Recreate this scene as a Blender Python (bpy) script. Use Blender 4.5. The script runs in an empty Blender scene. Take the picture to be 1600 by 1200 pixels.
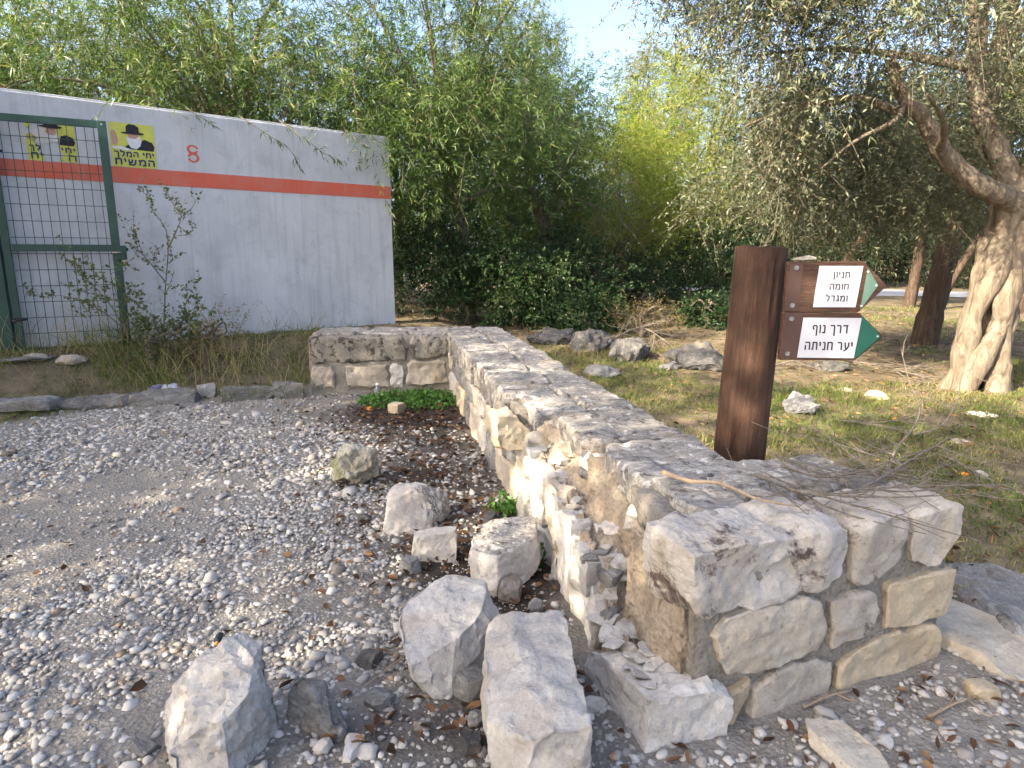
import bpy, bmesh, math, random
import numpy as np
from mathutils import Vector, Matrix, noise as mnoise

SC = bpy.context.scene
COL = SC.collection
R = math.radians
random.seed(7)

# ------------------------------------------------------------------ camera
CAM_H = 1.5
PITCH = math.atan(0.2)
cam_d = bpy.data.cameras.new('camera')
cam_d.sensor_width = 36.0
cam_d.lens = 22.5
cam_d.clip_start = 0.05
cam_d.clip_end = 3000
cam = bpy.data.objects.new('camera', cam_d)
COL.objects.link(cam)
cam.location = (0, 0, CAM_H)
cam.rotation_euler = (math.pi / 2 - PITCH, 0, 0)
SC.camera = cam

# ------------------------------------------------------------------ sky and sun
SUN_EL = R(33)
SUN_DIR = Vector((-0.80 * math.cos(SUN_EL), -0.60 * math.cos(SUN_EL), math.sin(SUN_EL))).normalized()  # towards the sun
world = bpy.data.worlds.new('World')
SC.world = world
world.use_nodes = True
wn = world.node_tree
bg = wn.nodes['Background']
sky = wn.nodes.new('ShaderNodeTexSky')
sky.sky_type = 'NISHITA'
sky.sun_disc = False
sky.sun_elevation = SUN_EL
sky.sun_rotation = math.atan2(SUN_DIR.x, SUN_DIR.y)
sky.air_density = 0.75
sky.dust_density = 5.0
sky.ozone_density = 1.0
wn.links.new(sky.outputs[0], bg.inputs[0])
bg.inputs[1].default_value = 0.15
sun_d = bpy.data.lights.new('sun', 'SUN')
sun_d.energy = 5.0
sun_d.angle = R(0.5)
sun_d.color = (1.0, 0.86, 0.66)
sun = bpy.data.objects.new('sun', sun_d)
COL.objects.link(sun)
sun.rotation_euler = SUN_DIR.to_track_quat('Z', 'Y').to_euler()
vs = SC.view_settings
vs.view_transform = 'Standard'
vs.look = 'None'
vs.gamma = 1.0
vs.use_curve_mapping = False
vs.exposure = 2.18
SC.render.engine = 'CYCLES'
cy = SC.cycles
cy.max_bounces = 4
cy.diffuse_bounces = 2
cy.glossy_bounces = 2
cy.transmission_bounces = 2
cy.transparent_max_bounces = 4
cy.use_adaptive_sampling = True
cy.adaptive_threshold = 0.03
cy.use_denoising = True
cy.caustics_reflective = False
cy.caustics_refractive = False

# ------------------------------------------------------------------ object helpers
def link(o, parent=None):
    COL.objects.link(o)
    if parent is not None:
        o.parent = parent
    return o

def tag(o, label=None, cat=None, group=None, kind=None):
    if label: o['label'] = label
    if cat: o['category'] = cat
    if group: o['group'] = group
    if kind: o['kind'] = kind
    return o

def empty(name, loc=(0, 0, 0), label=None, cat=None, group=None):
    o = bpy.data.objects.new(name, None)
    o.empty_display_size = 0.1
    o.location = loc
    link(o)
    return tag(o, label, cat, group)

def np_mesh(name, verts, faces, mat=None, attr=None, smooth=False, col=None):
    """verts (n,3); faces (m,k) of one size, or a list of such arrays."""
    me = bpy.data.meshes.new(name)
    verts = np.asarray(verts, dtype=np.float32)
    fl = faces if isinstance(faces, list) else [faces]
    fl = [np.asarray(f, dtype=np.int32) for f in fl if len(f)]
    me.vertices.add(len(verts))
    me.vertices.foreach_set('co', verts.ravel())
    loops = np.concatenate([f.ravel() for f in fl])
    tot = np.concatenate([np.full(len(f), f.shape[1], dtype=np.int32) for f in fl])
    start = np.concatenate([[0], np.cumsum(tot)[:-1]]).astype(np.int32)
    me.loops.add(len(loops))
    me.loops.foreach_set('vertex_index', loops)
    me.polygons.add(len(tot))
    me.polygons.foreach_set('loop_start', start)
    me.polygons.foreach_set('loop_total', tot)
    if smooth:
        me.polygons.foreach_set('use_smooth', np.ones(len(tot), dtype=bool))
    me.update(calc_edges=True)
    if attr is not None:
        a = me.attributes.new('tint', 'FLOAT', 'POINT')
        a.data.foreach_set('value', np.asarray(attr, dtype=np.float32))
    if col is not None:
        a = me.attributes.new('mix', 'FLOAT_COLOR', 'POINT')
        c = np.ones((len(verts), 4), dtype=np.float32)
        c[:, :3] = col
        a.data.foreach_set('color', c.ravel())
    if mat: me.materials.append(mat)
    return me

def obj(name, me, parent=None, loc=None):
    o = bpy.data.objects.new(name, me)
    if loc is not None: o.location = loc
    return link(o, parent)

class MB:
    """collects quads and triangles for ONE mesh"""
    def __init__(s): s.v = []; s.f = []; s.n = 0
    def add(s, v, f):
        v = np.asarray(v, float)
        s.v.append(v); s.f += [tuple(i + s.n for i in q) for q in f]; s.n += len(v)
    def box(s, c, h, ax=None):
        ax = np.eye(3) if ax is None else np.asarray(ax, float)
        pts = [np.asarray(c) + ax[0] * h[0] * a + ax[1] * h[1] * b + ax[2] * h[2] * d for a in (-1, 1) for b in (-1, 1) for d in (-1, 1)]
        s.add(pts, [(0, 1, 3, 2), (4, 6, 7, 5), (0, 4, 5, 1), (2, 3, 7, 6), (0, 2, 6, 4), (1, 5, 7, 3)])
    def tube(s, path, rad, sides=6, cap=True):
        v, f = tube(path, rad, sides, cap); s.add(v, f)
    def mesh(s, name, mat, smooth=False, bevel=0):
        me = bpy.data.meshes.new(name)
        me.from_pydata([tuple(p) for p in np.concatenate(s.v)], [], s.f)
        if bevel:
            bm = bmesh.new(); bm.from_mesh(me)
            bmesh.ops.recalc_face_normals(bm, faces=bm.faces)
            bmesh.ops.bevel(bm, geom=bm.edges[:], offset=bevel, segments=2, affect='EDGES', profile=0.5)
            bm.to_mesh(me); bm.free()
        else:
            bm = bmesh.new(); bm.from_mesh(me); bmesh.ops.recalc_face_normals(bm, faces=bm.faces); bm.to_mesh(me); bm.free()
        if smooth: me.polygons.foreach_set('use_smooth', [True] * len(me.polygons))
        me.materials.append(mat)
        return me

def tube(path, rad, sides=6, cap=True, rough=0.0, seed=0):
    P = np.asarray(path, float); n = len(P)
    rad = np.full(n, rad) if np.isscalar(rad) else np.asarray(rad, float)
    T = np.gradient(P, axis=0); T /= np.linalg.norm(T, axis=1)[:, None] + 1e-9
    up = np.array([0.31, 0.17, 0.93]); up2 = np.array([0.9, 0.4, 0.1])
    if abs(T[0] @ up) > 0.85: up = up2
    V = []; rng = np.random.default_rng(seed)
    a = np.cross(T[0], up); a /= np.linalg.norm(a)
    for i in range(n):
        a = a - T[i] * (a @ T[i]); a /= np.linalg.norm(a) + 1e-9
        b = np.cross(T[i], a)
        for k in range(sides):
            t = 2 * math.pi * k / sides
            r = rad[i] * (1 + (rough * rng.normal() if rough else 0))
            V.append(P[i] + (a * math.cos(t) + b * math.sin(t)) * r)
    F = [(i * sides + k, i * sides + (k + 1) % sides, (i + 1) * sides + (k + 1) % sides, (i + 1) * sides + k) for i in range(n - 1) for k in range(sides)]
    if cap:
        F.append(tuple(range(sides))[::-1]); F.append(tuple((n - 1) * sides + k for k in range(sides)))
    return np.array(V), F

def spline(pts, n=12):
    """Catmull-Rom through the points"""
    P = np.asarray(pts, float)
    P = np.vstack([2 * P[0] - P[1], P, 2 * P[-1] - P[-2]])
    out = []
    for i in range(1, len(P) - 2):
        for t in np.linspace(0, 1, n, endpoint=False):
            a, b, c, d = P[i - 1:i + 3]
            out.append(0.5 * (2 * b + (c - a) * t + (2 * a - 5 * b + 4 * c - d) * t * t + (3 * b - a - 3 * c + d) * t ** 3))
    out.append(P[-2])
    return np.array(out)

def fbm(p, oct=4, gain=0.5):
    s = 0; a = 1
    for i in range(oct):
        s += a * mnoise.noise(p); p = p * 2.03 + Vector((3.1, 1.7, 5.3)); a *= gain
    return s

def smooth(a, b, x):
    t = min(1, max(0, (x - a) / (b - a))); return t * t * (3 - 2 * t)

def smooth_np(a, b, x):
    t = np.clip((x - a) / (b - a), 0, 1); return t * t * (3 - 2 * t)

# ------------------------------------------------------------------ materials
class Mat:
    def __init__(s, name, rough=0.9, spec=0.2):
        s.m = bpy.data.materials.new(name); s.m.use_nodes = True
        s.nt = s.m.node_tree; s.b = s.nt.nodes['Principled BSDF']
        s.b.inputs['Roughness'].default_value = rough
        s.b.inputs['Specular IOR Level'].default_value = spec
        s.tc = s.nt.nodes.new('ShaderNodeTexCoord')
    def L(s, a, b): s.nt.links.new(a, b)
    def coord(s, scale=(1, 1, 1), rot=(0, 0, 0), which='Object', rnd=False):
        mp = s.nt.nodes.new('ShaderNodeMapping'); mp.inputs['Scale'].default_value = scale; mp.inputs['Rotation'].default_value = rot
        s.L(s.tc.outputs[which], mp.inputs[0])
        if rnd:
            oi = s.nt.nodes.new('ShaderNodeObjectInfo'); mu = s.nt.nodes.new('ShaderNodeMath'); mu.operation = 'MULTIPLY'; mu.inputs[1].default_value = 40
            s.L(oi.outputs['Random'], mu.inputs[0]); s.L(mu.outputs[0], mp.inputs['Location'])
        return mp.outputs[0]
    def noise(s, vec, scale=5, detail=6, rough=0.6, dist=0.0):
        n = s.nt.nodes.new('ShaderNodeTexNoise'); n.inputs['Scale'].default_value = scale; n.inputs['Detail'].default_value = detail
        n.inputs['Roughness'].default_value = rough; n.inputs['Distortion'].default_value = dist
        s.L(vec, n.inputs['Vector']); return n.outputs['Fac']
    def voro(s, vec, scale=5, feature='DISTANCE_TO_EDGE'):
        n = s.nt.nodes.new('ShaderNodeTexVoronoi'); n.feature = feature; n.inputs['Scale'].default_value = scale
        s.L(vec, n.inputs['Vector']); return n.outputs['Distance']
    def ramp(s, fac, stops, interp='LINEAR'):
        r = s.nt.nodes.new('ShaderNodeValToRGB'); cr = r.color_ramp; cr.interpolation = interp
        while len(cr.elements) < len(stops): cr.elements.new(0.5)
        for e, (p, c) in zip(cr.elements, stops):
            e.position = p; e.color = (c, c, c, 1) if not hasattr(c, '__len__') else (*c, 1)
        s.L(fac, r.inputs[0]); return r.outputs[0]
    def mix(s, fac, a, b, mode='MIX'):
        n = s.nt.nodes.new('ShaderNodeMix'); n.data_type = 'RGBA'; n.blend_type = mode
        for i, v in ((0, fac), (6, a), (7, b)):
            if hasattr(v, 'is_linked'): s.L(v, n.inputs[i])
            elif i == 0: n.inputs[0].default_value = v
            else: n.inputs[i].default_value = (*v, 1)
        return n.outputs[2]
    def attr(s, name, out='Fac'):
        a = s.nt.nodes.new('ShaderNodeAttribute'); a.attribute_name = name; return a.outputs[out]
    def color(s, c):
        if hasattr(c, 'is_linked'): s.L(c, s.b.inputs['Base Color'])
        else: s.b.inputs['Base Color'].default_value = (*c, 1)
    def bump(s, h, strength=0.5, dist=0.02, prev=None):
        n = s.nt.nodes.new('ShaderNodeBump'); n.inputs['Strength'].default_value = strength; n.inputs['Distance'].default_value = dist
        s.L(h, n.inputs['Height'])
        if prev: s.L(prev, n.inputs['Normal'])
        s.L(n.outputs[0], s.b.inputs['Normal']); return n.outputs[0]

def plain(name, c, rough=0.7, var=0.25, scale=8, spec=0.3, metal=0.0):
    m = Mat(name, rough, spec); v = m.coord()
    n = m.noise(v, scale, 6, 0.65)
    m.color(m.mix(m.ramp(n, [(0.3, 0.0), (0.7, 1.0)]), tuple(x * (1 - var) for x in c), tuple(min(1, x * (1 + var)) for x in c)))
    m.bump(m.noise(v, scale * 6, 4, 0.6), 0.15, 0.004)
    m.b.inputs['Metallic'].default_value = metal
    return m.m

def limestone(name, light, mid, dark, patch=0.52, fine=1.0, strat=None, moss=None, bump=0.6, sc=1.0, dirt=(.25, .19, .135), cs=9, pale=None):
    """broken limestone: cream ground, grey weathering, dark lichen crust in patches"""
    m = Mat(name, 0.92, 0.15)
    v = m.coord((sc, sc, sc), rnd=True)
    big = m.noise(v, 5, 7, 0.62, 0.6)
    c = m.mix(m.ramp(big, [(0.36, 0.0), (0.62, 1.0)]), light, mid)
    if strat:
        vs_ = m.coord(tuple(strat), (0.05, 0.08, 0.35), rnd=True)
        st = m.noise(vs_, 6, 8, 0.7, 1.2)
        c = m.mix(m.ramp(st, [(0.40, 0.0), (0.52, 0.75), (0.60, 0.1)]), c, tuple(x * 0.5 for x in mid))
    crust = m.noise(v, cs, 10, 0.74, 0.4)
    c = m.mix(m.ramp(crust, [(patch, 0.0), (patch + 0.07, 1.0)]), c, dark)
    if pale: c = m.mix(m.ramp(m.noise(v, 17, 8, .7, .3), [(.56, 0.), (.62, .8)]), c, pale)
    if moss:
        mo = m.noise(v, 7, 8, 0.7, 0.2)
        c = m.mix(m.ramp(mo, [(0.5, 0.0), (0.62, 0.8)]), c, moss)
    oi = m.nt.nodes.new('ShaderNodeObjectInfo')
    c = m.mix(1.0, c, m.ramp(oi.outputs['Random'], [(0, .80), (.5, 1.0), (1, 1.12)]), 'MULTIPLY')
    stain = m.noise(v, 3.2, 6, .6, .8)
    c = m.mix(m.ramp(stain, [(.55, 0.0), (.72, .55)]), c, dirt)
    pit = m.noise(v, 32, 4, .6)
    c = m.mix(m.ramp(pit, [(.64, 0.), (.70, .6)]), c, tuple(x * .5 for x in mid))
    grain = m.noise(v, 60, 5, 0.7)
    c = m.mix(0.55, c, m.ramp(grain, [(0.25, 0.55), (0.7, 1.2)]), 'MULTIPLY')
    m.color(c)
    b1 = m.bump(m.noise(v, 20, 8, 0.72), bump * .8, 0.022)
    b2 = m.bump(m.ramp(m.voro(m.coord((sc * 1.3, sc, sc * 1.9), (0.4, 0.2, 0.6), rnd=True), 6), [(0.0, 0.0), (0.03, 1.0)]), 0.07 * fine, 0.006, b1)
    m.bump(grain, 0.35, 0.006, b2)
    return m.m

M = {}
M['fresh'] = limestone('fresh_broken_limestone', (0.48, 0.46, 0.432), (0.376, 0.352, 0.324), (0.24, 0.2, 0.16), patch=0.64, bump=0.75)
M['cream'] = limestone('cream_face_limestone', (0.445, 0.406, 0.343), (0.359, 0.312, 0.25), (0.133, 0.109, 0.0936), patch=0.63, bump=0.7)
M['tan'] = limestone('tan_face_limestone', (0.413, 0.351, 0.257), (0.351, 0.289, 0.203), (0.156, 0.117, 0.078), patch=0.68, bump=0.5)
M['weather'] = limestone('weathered_capstone', (.37, .347, .315), (.25, .235, .215), (.075, .07, .065), patch=0.535, strat=(1.0, 2.6, 2.4), bump=0.5, cs=16, pale=(.50, .485, .455))
M['lichen'] = limestone('lichen_dark_limestone', (0.315, 0.285, 0.232), (0.188, 0.173, 0.15), (0.045, 0.042, 0.0375), patch=0.50, bump=0.9)
M['stained'] = limestone('stained_face_limestone', (.42, .385, .335), (.32, .285, .24), (.12, .10, .085), patch=0.58, bump=0.7, cs=7)
M['spalled'] = limestone('spalled_cap_limestone', (.52, .485, .44), (.43, .385, .33), (.10, .075, .066), patch=0.54, bump=0.6, cs=5)
M['moss'] = limestone('mossy_limestone', (0.374, 0.36, 0.302), (0.281, 0.27, 0.209), (0.072, 0.072, 0.0504), patch=0.62, moss=(0.187, 0.194, 0.0936), bump=1.0)
M['greyrock'] = limestone('grey_field_rock', (0.286, 0.279, 0.269), (0.197, 0.194, 0.19), (0.068, 0.068, 0.068), patch=0.58, strat=(1, 3, 3), bump=0.9)
M['darkrock'] = limestone('dark_grey_rock', (0.132, 0.129, 0.127), (0.088, 0.0864, 0.0853), (0.033, 0.033, 0.033), patch=0.6, bump=0.9, strat=(1, 3, 3), pale=(.15, .147, .138))

def mortar_mat(name, a, b, sc=1):
    m = Mat(name, 0.97, 0.05); v = m.coord((sc, sc, sc))
    c = m.mix(m.ramp(m.noise(v, 7, 8, .65), [(.35, 0.), (.65, 1.)]), a, b)
    gr = m.voro(v, 55, 'F1')
    c = m.mix(0.6, c, m.ramp(gr, [(0., .6), (.6, 1.15)]), 'MULTIPLY')
    m.color(c)
    b1 = m.bump(m.noise(v, 22, 8, .7), .7, .03); m.bump(gr, .5, .012, b1)
    return m.m
M['mortar'] = mortar_mat('grey_joint_mortar', (.16, .145, .125), (.245, .225, .195))
M['core'] = mortar_mat('tan_core_mortar', (.20, .16, .12), (.32, .27, .21))

# painted concrete wall
def concrete():
    m = Mat('whitewashed_concrete', 0.85, 0.2); v = m.coord()
    n1 = m.noise(v, 1.3, 8, .6, .4)
    c = m.mix(m.ramp(n1, [(.35, 0.), (.68, 1.)]), (.43, .445, .465), (.53, .545, .565))
    streak = m.noise(m.coord((7, 7, .35)), 1.5, 8, .7)
    c = m.mix(m.ramp(streak, [(.50, 0.), (.70, .4)]), c, (.22, .22, .225))
    blot = m.noise(v, 3.4, 9, .72, .6)
    c = m.mix(m.ramp(blot, [(.52, 0.), (.66, .35)]), c, (.27, .27, .28))
    c = m.mix(m.ramp(m.noise(m.coord((1, 1, 2)), 2.2, 9, .75), [(.60, 0.), (.7, .3)]), c, (.30, .26, .21))
    spots = m.noise(v, 26, 5, .6)
    c = m.mix(m.ramp(spots, [(.63, 0.), (.70, .5)]), c, (.18, .18, .18))
    m.color(c)
    b = m.bump(m.noise(v, 4, 6, .6), .25, .03); m.bump(m.noise(v, 90, 4, .6), .25, .004, b)
    return m.m
M['concrete'] = concrete()
def redpaint():
    m = Mat('faded_red_paint', .7, .3); v = m.coord()
    c = m.mix(m.ramp(m.noise(v, 3, 8, .7), [(.35, 0.), (.65, 1.)]), (.53, .10, .055), (.49, .145, .10))
    c = m.mix(m.ramp(m.noise(m.coord((6, 6, .6)), 3, 8, .75), [(.56, 0.), (.75, .5)]), c, (.38, .31, .3))
    m.color(c); m.bump(m.noise(v, 90, 4, .6), .2, .004); return m.m
M['red'] = redpaint()
M['green_metal'] = plain('green_painted_steel', (.007, .042, .031), .45, .25, 9, .5)
M['wire'] = plain('dark_green_wire', (.018, .055, .048), .5, .2, 9, .4)
M['steel'] = plain('dull_steel', (.33, .32, .3), .4, .2, 20, .5, .8)
M['rust'] = plain('rusty_iron', (.2, .085, .035), .85, .4, 30)
M['yellow'] = plain('poster_yellow', (.50, .51, .10), .7, .12, 14)
M['navy'] = plain('poster_navy', (.02, .03, .11), .7, .2, 14)
M['black'] = plain('poster_black', (.02, .02, .025), .7, .3, 14)
M['paper'] = plain('poster_paper', (.55, .53, .5), .8, .1, 20)
M['skin'] = plain('poster_skin', (.42, .26, .19), .8, .1, 20)
M['beard'] = plain('poster_white', (.6, .6, .62), .8, .15, 40)
M['plate'] = plain('white_sign_plate', (.50, .50, .53), .35, .04, 6, .4)
M['ink'] = plain('sign_ink', (.03, .03, .04), .5, .1, 9)
M['sign_green'] = plain('green_arrow_plate', (.014, .10, .066), .4, .12, 8, .4)
M['sign_pale'] = plain('faded_green_arrow_plate', (.11, .19, .15), .5, .14, 14, .4)
M['sign_brown'] = plain('brown_sign_paint', (.07, .04, .031), .55, .15, 10, .3)

def wood(name, light, dark, axis=2, sc=1.0):
    m = Mat(name, .8, .2)
    s = [14 * sc] * 3; s[axis] = 1.3 * sc
    v = m.coord(tuple(s)); g = m.noise(v, 3, 8, .7, .8)
    c = m.mix(m.ramp(g, [(.32, 0.), (.55, .6), (.72, 1.)]), dark, light)
    s2 = [40 * sc] * 3; s2[axis] = 2.2 * sc
    f = m.noise(m.coord(tuple(s2)), 4, 6, .7)
    c = m.mix(m.ramp(f, [(.58, 0.), (.68, .7)]), c, tuple(min(1, x * 2.1) for x in light))
    c = m.mix(m.ramp(m.noise(m.coord((1.6, 1.6, 1.6)), 2, 5, .6), [(.42, 0.), (.65, .6)]), c, tuple(x * .45 for x in dark))
    m.color(c); b = m.bump(g, .6, .012); m.bump(f, .35, .005, b)
    return m.m
M['post'] = wood('creosote_brown_timber', (.105, .057, .035), (.034, .0185, .013))
M['board'] = wood('weathered_sign_board', (.13, .074, .05), (.058, .032, .023), axis=0, sc=1.4)

def bark(name, a, b, sc=1, stretch=.25, bump=.8):
    m = Mat(name, .95, .1); v = m.coord((6 * sc, 6 * sc, 6 * sc * stretch)); g = m.noise(v, 2.2, 9, .68, 1.)
    m.color(m.mix(m.ramp(g, [(.33, 0.), (.66, 1.)]), a, b))
    b1 = m.bump(g, bump, .05); m.bump(m.noise(m.coord((1, 1, .4)), 30 * sc, 6, .7), .5, .012, b1); return m.m
M['olive_bark'] = bark('olive_bark', (.075, .06, .045), (.25, .205, .155))
M['pine_bark'] = bark('pine_bark', (.035, .025, .019), (.11, .077, .055), 1.2, .22, 1.)
M['grey_bark'] = bark('grey_shrub_bark', (.10, .08, .06), (.24, .2, .16), 2)
M['twig'] = bark('dry_grey_twig', (.10, .085, .07), (.26, .225, .19), 5, .3, .3)
M['pale_wood'] = bark('pale_dry_wood', (.27, .195, .135), (.38, .295, .21), 4, .3, .3)

def leafmat(name, stops, trans=.38, gloss=.12, rough=.45, tr_gain=(1.25, 1.3, .75)):
    m = Mat(name, rough, gloss)
    t = m.attr('tint'); c = m.ramp(t, stops)
    m.color(c)
    tl = m.nt.nodes.new('ShaderNodeBsdfTranslucent')
    m.L(m.mix(1.0, c, tr_gain, 'MULTIPLY'), tl.inputs[0])
    mx = m.nt.nodes.new('ShaderNodeMixShader'); mx.inputs[0].default_value = trans
    out = [n for n in m.nt.nodes if n.type == 'OUTPUT_MATERIAL'][0]
    m.L(m.b.outputs[0], mx.inputs[1]); m.L(tl.outputs[0], mx.inputs[2]); m.L(mx.outputs[0], out.inputs[0])
    return m.m
M['acacia'] = leafmat('acacia_leaf', [(0, (.045, .085, .022)), (.5, (.085, .14, .04)), (.85, (.14, .19, .055)), (1, (.22, .22, .08))], .35, .3)
M['olive'] = leafmat('olive_leaf', [(0, (.06, .075, .045)), (.5, (.105, .125, .072)), (.85, (.18, .2, .13)), (1, (.2, .16, .09))], .3, .35)
M['broom'] = leafmat('light_green_leaf', [(0, (.12, .18, .03)), (.5, (.20, .26, .045)), (.8, (.27, .31, .06)), (1, (.32, .25, .1))], .45, .1)
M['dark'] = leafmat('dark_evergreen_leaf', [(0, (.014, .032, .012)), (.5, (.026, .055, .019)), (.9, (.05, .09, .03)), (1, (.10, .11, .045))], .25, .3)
M['pine'] = leafmat('pine_needle', [(0, (.05, .08, .025)), (.5, (.09, .125, .035)), (.85, (.15, .165, .045)), (1, (.24, .15, .06))], .3, .2)
M['scrub'] = leafmat('dry_scrub_leaf', [(0, (.12, .10, .05)), (.5, (.2, .155, .08)), (1, (.30, .24, .13))], .3, .1)
M['grass'] = leafmat('grass_blade', [(0, (.05, .085, .02)), (.45, (.10, .14, .035)), (.75, (.2, .19, .07)), (1, (.34, .28, .16))], .35, .1)
M['shrubleaf'] = leafmat('shrub_leaf', [(0, (.05, .075, .03)), (.6, (.10, .13, .05)), (1, (.17, .17, .08))], .3, .2)
M['shaded_far'] = leafmat('shaded_evergreen_leaf', [(0, (.012, .02, .009)), (.5, (.022, .034, .014)), (.9, (.045, .058, .024)), (1, (.13, .12, .05))], .2, .15)  # darker copy of the evergreen leaf, the wood's shade put into its colour
M['herb'] = leafmat('fresh_herb_leaf', [(0, (.04, .11, .02)), (.6, (.07, .17, .03)), (1, (.11, .22, .05))], .35, .2)
M['litter'] = leafmat('dead_leaf', [(0, (.035, .022, .014)), (.5, (.11, .055, .03)), (.8, (.2, .12, .06)), (.95, (.3, .2, .1)), (1, (.4, .17, .04))], .1, .15, .7, (1, 1, 1))

# ------------------------------------------------------------------ terrain
WALL_A = np.array([-8.6, 5.27]); WALL_B = np.array([-1.93, 10.6])       # foot of the concrete wall
WD = (WALL_B - WALL_A) / np.linalg.norm(WALL_B - WALL_A); WN = np.array([WD[1], -WD[0]])  # face normal, towards the gravel
SO = np.array([.43, 1.75]); SU = np.array([-.2036, .979]); SV = np.array([.979, .2036])    # stone wall: near left corner, along, across
ED = np.array([.938, .347]); EN = np.array([-.347, .938])                                   # its near end: along the face, into the wall

def ground_np(x, y):
    x = np.asarray(x, float); y = np.asarray(y, float)
    side = (x - SO[0]) * SV[0] + (y - SO[1]) * SV[1]
    r = smooth_np(.1, .9, side)                                       # right of the stone wall
    zl = -.008 * np.clip(y, 0, 9)
    s = (x - WALL_A[0]) * WN[0] + (y - WALL_A[1]) * WN[1]
    bank = .47 * smooth_np(1.75, .35, s) * smooth_np(5.4, 7.6, y + .16 * np.clip(-x - 2.4, 0, 9) * 2.0)
    zr = np.clip(.022 * (y - 2.4), 0, .30)
    far = smooth_np(9, 14, y)
    z = (zl + bank) * (1 - r) + zr * r
    z = z * (1 - far * (1 - r)) + .42 * far * (1 - r)
    z = z + .022 * np.sin(x * 1.7 + 1.1 * np.sin(y * .9)) * np.sin(y * 1.3 + .6) * (.4 + .6 * r)
    z = z + .9 * smooth_np(40, 160, np.hypot(x, y))
    return z

def gz(x, y): return float(ground_np(x, y))

def at(px, py, z=None):
    """a point of the ground as the survey of the photograph gives it (photo pixels)"""
    a = (px - 800) / 1000; b = (600 - py) / 1000
    d = (a, math.cos(PITCH) + b * math.sin(PITCH), -math.sin(PITCH) + b * math.cos(PITCH))
    zz = 0 if z is None else z
    for _ in range(12):
        t = (zz - CAM_H) / d[2]
        if z is not None: break
        zz = .5 * zz + .5 * gz(d[0] * t, d[1] * t)
    return np.array([d[0] * t, d[1] * t, zz])

def und(px, py, Y):
    a = (px - 800) / 1000; b = (600 - py) / 1000
    t = Y / (math.cos(PITCH) + b * math.sin(PITCH))
    return np.array([a * t, Y, CAM_H + (-math.sin(PITCH) + b * math.cos(PITCH)) * t])

def wallside(x, y): return (x - SO[0]) * SV[0] + (y - SO[1]) * SV[1], (x - SO[0]) * SU[0] + (y - SO[1]) * SU[1]

def vnoise(x, y, s, seed=0):
    """smooth value noise, vectorised"""
    rng = np.random.default_rng(seed); g = rng.random((64, 64))
    fx = np.asarray(x) * s; fy = np.asarray(y) * s
    ix = np.floor(fx).astype(int); iy = np.floor(fy).astype(int); u = fx - ix; v = fy - iy
    u = u * u * (3 - 2 * u); v = v * v * (3 - 2 * v)
    G = lambda a, b: g[a % 64, b % 64]
    return (G(ix, iy) * (1 - u) + G(ix + 1, iy) * u) * (1 - v) + (G(ix, iy + 1) * (1 - u) + G(ix + 1, iy + 1) * u) * v

def zones(x, y):
    """0..1 weights: gravel yard, dark soil, grass ground"""
    v, u = wallside(x, y)
    s = (x - WALL_A[0]) * WN[0] + (y - WALL_A[1]) * WN[1]
    wob = .35 * (vnoise(x, y, 1.1, 3) - .5) + .2 * (vnoise(x, y, 3., 4) - .5)
    right = smooth_np(.35, .75, v + wob * .4) * smooth_np(2.05, 2.75, y + .3 * wob - .12 * (x - 1.6))
    bank = smooth_np(2.05, 1.65, s + .5 * wob) * (1 - right)
    back = smooth_np(7.15, 7.5, y) * smooth_np(-2.2, -1.9, x)
    grass = np.maximum(np.maximum(right, bank), back)
    soil = np.exp(-((v + .35) / .55) ** 2) * smooth_np(.6, 1.4, u) * smooth_np(6.9, 5.2, u) + .9 * np.exp(-(((x + 1.0) / .9) ** 2 + ((y - 6.3) / .8) ** 2)) + .65 * np.exp(-(((x - .0) / .36) ** 2 + ((y - 2.25) / .75) ** 2)) + .7 * np.exp(-(((x + .42) / .28) ** 2 + ((y - 1.8) / .2) ** 2))
    soil = np.clip(soil * (.55 + .9 * vnoise(x, y, 2.3, 9)), 0, 1) * (v < .35)
    dust = smooth_np(.46, .62, .6 * vnoise(x, y, .75, 21) + .4 * vnoise(x, y, 2.2, 22))
    return grass, soil, dust * smooth_np(2.0, 2.9, y)

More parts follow.
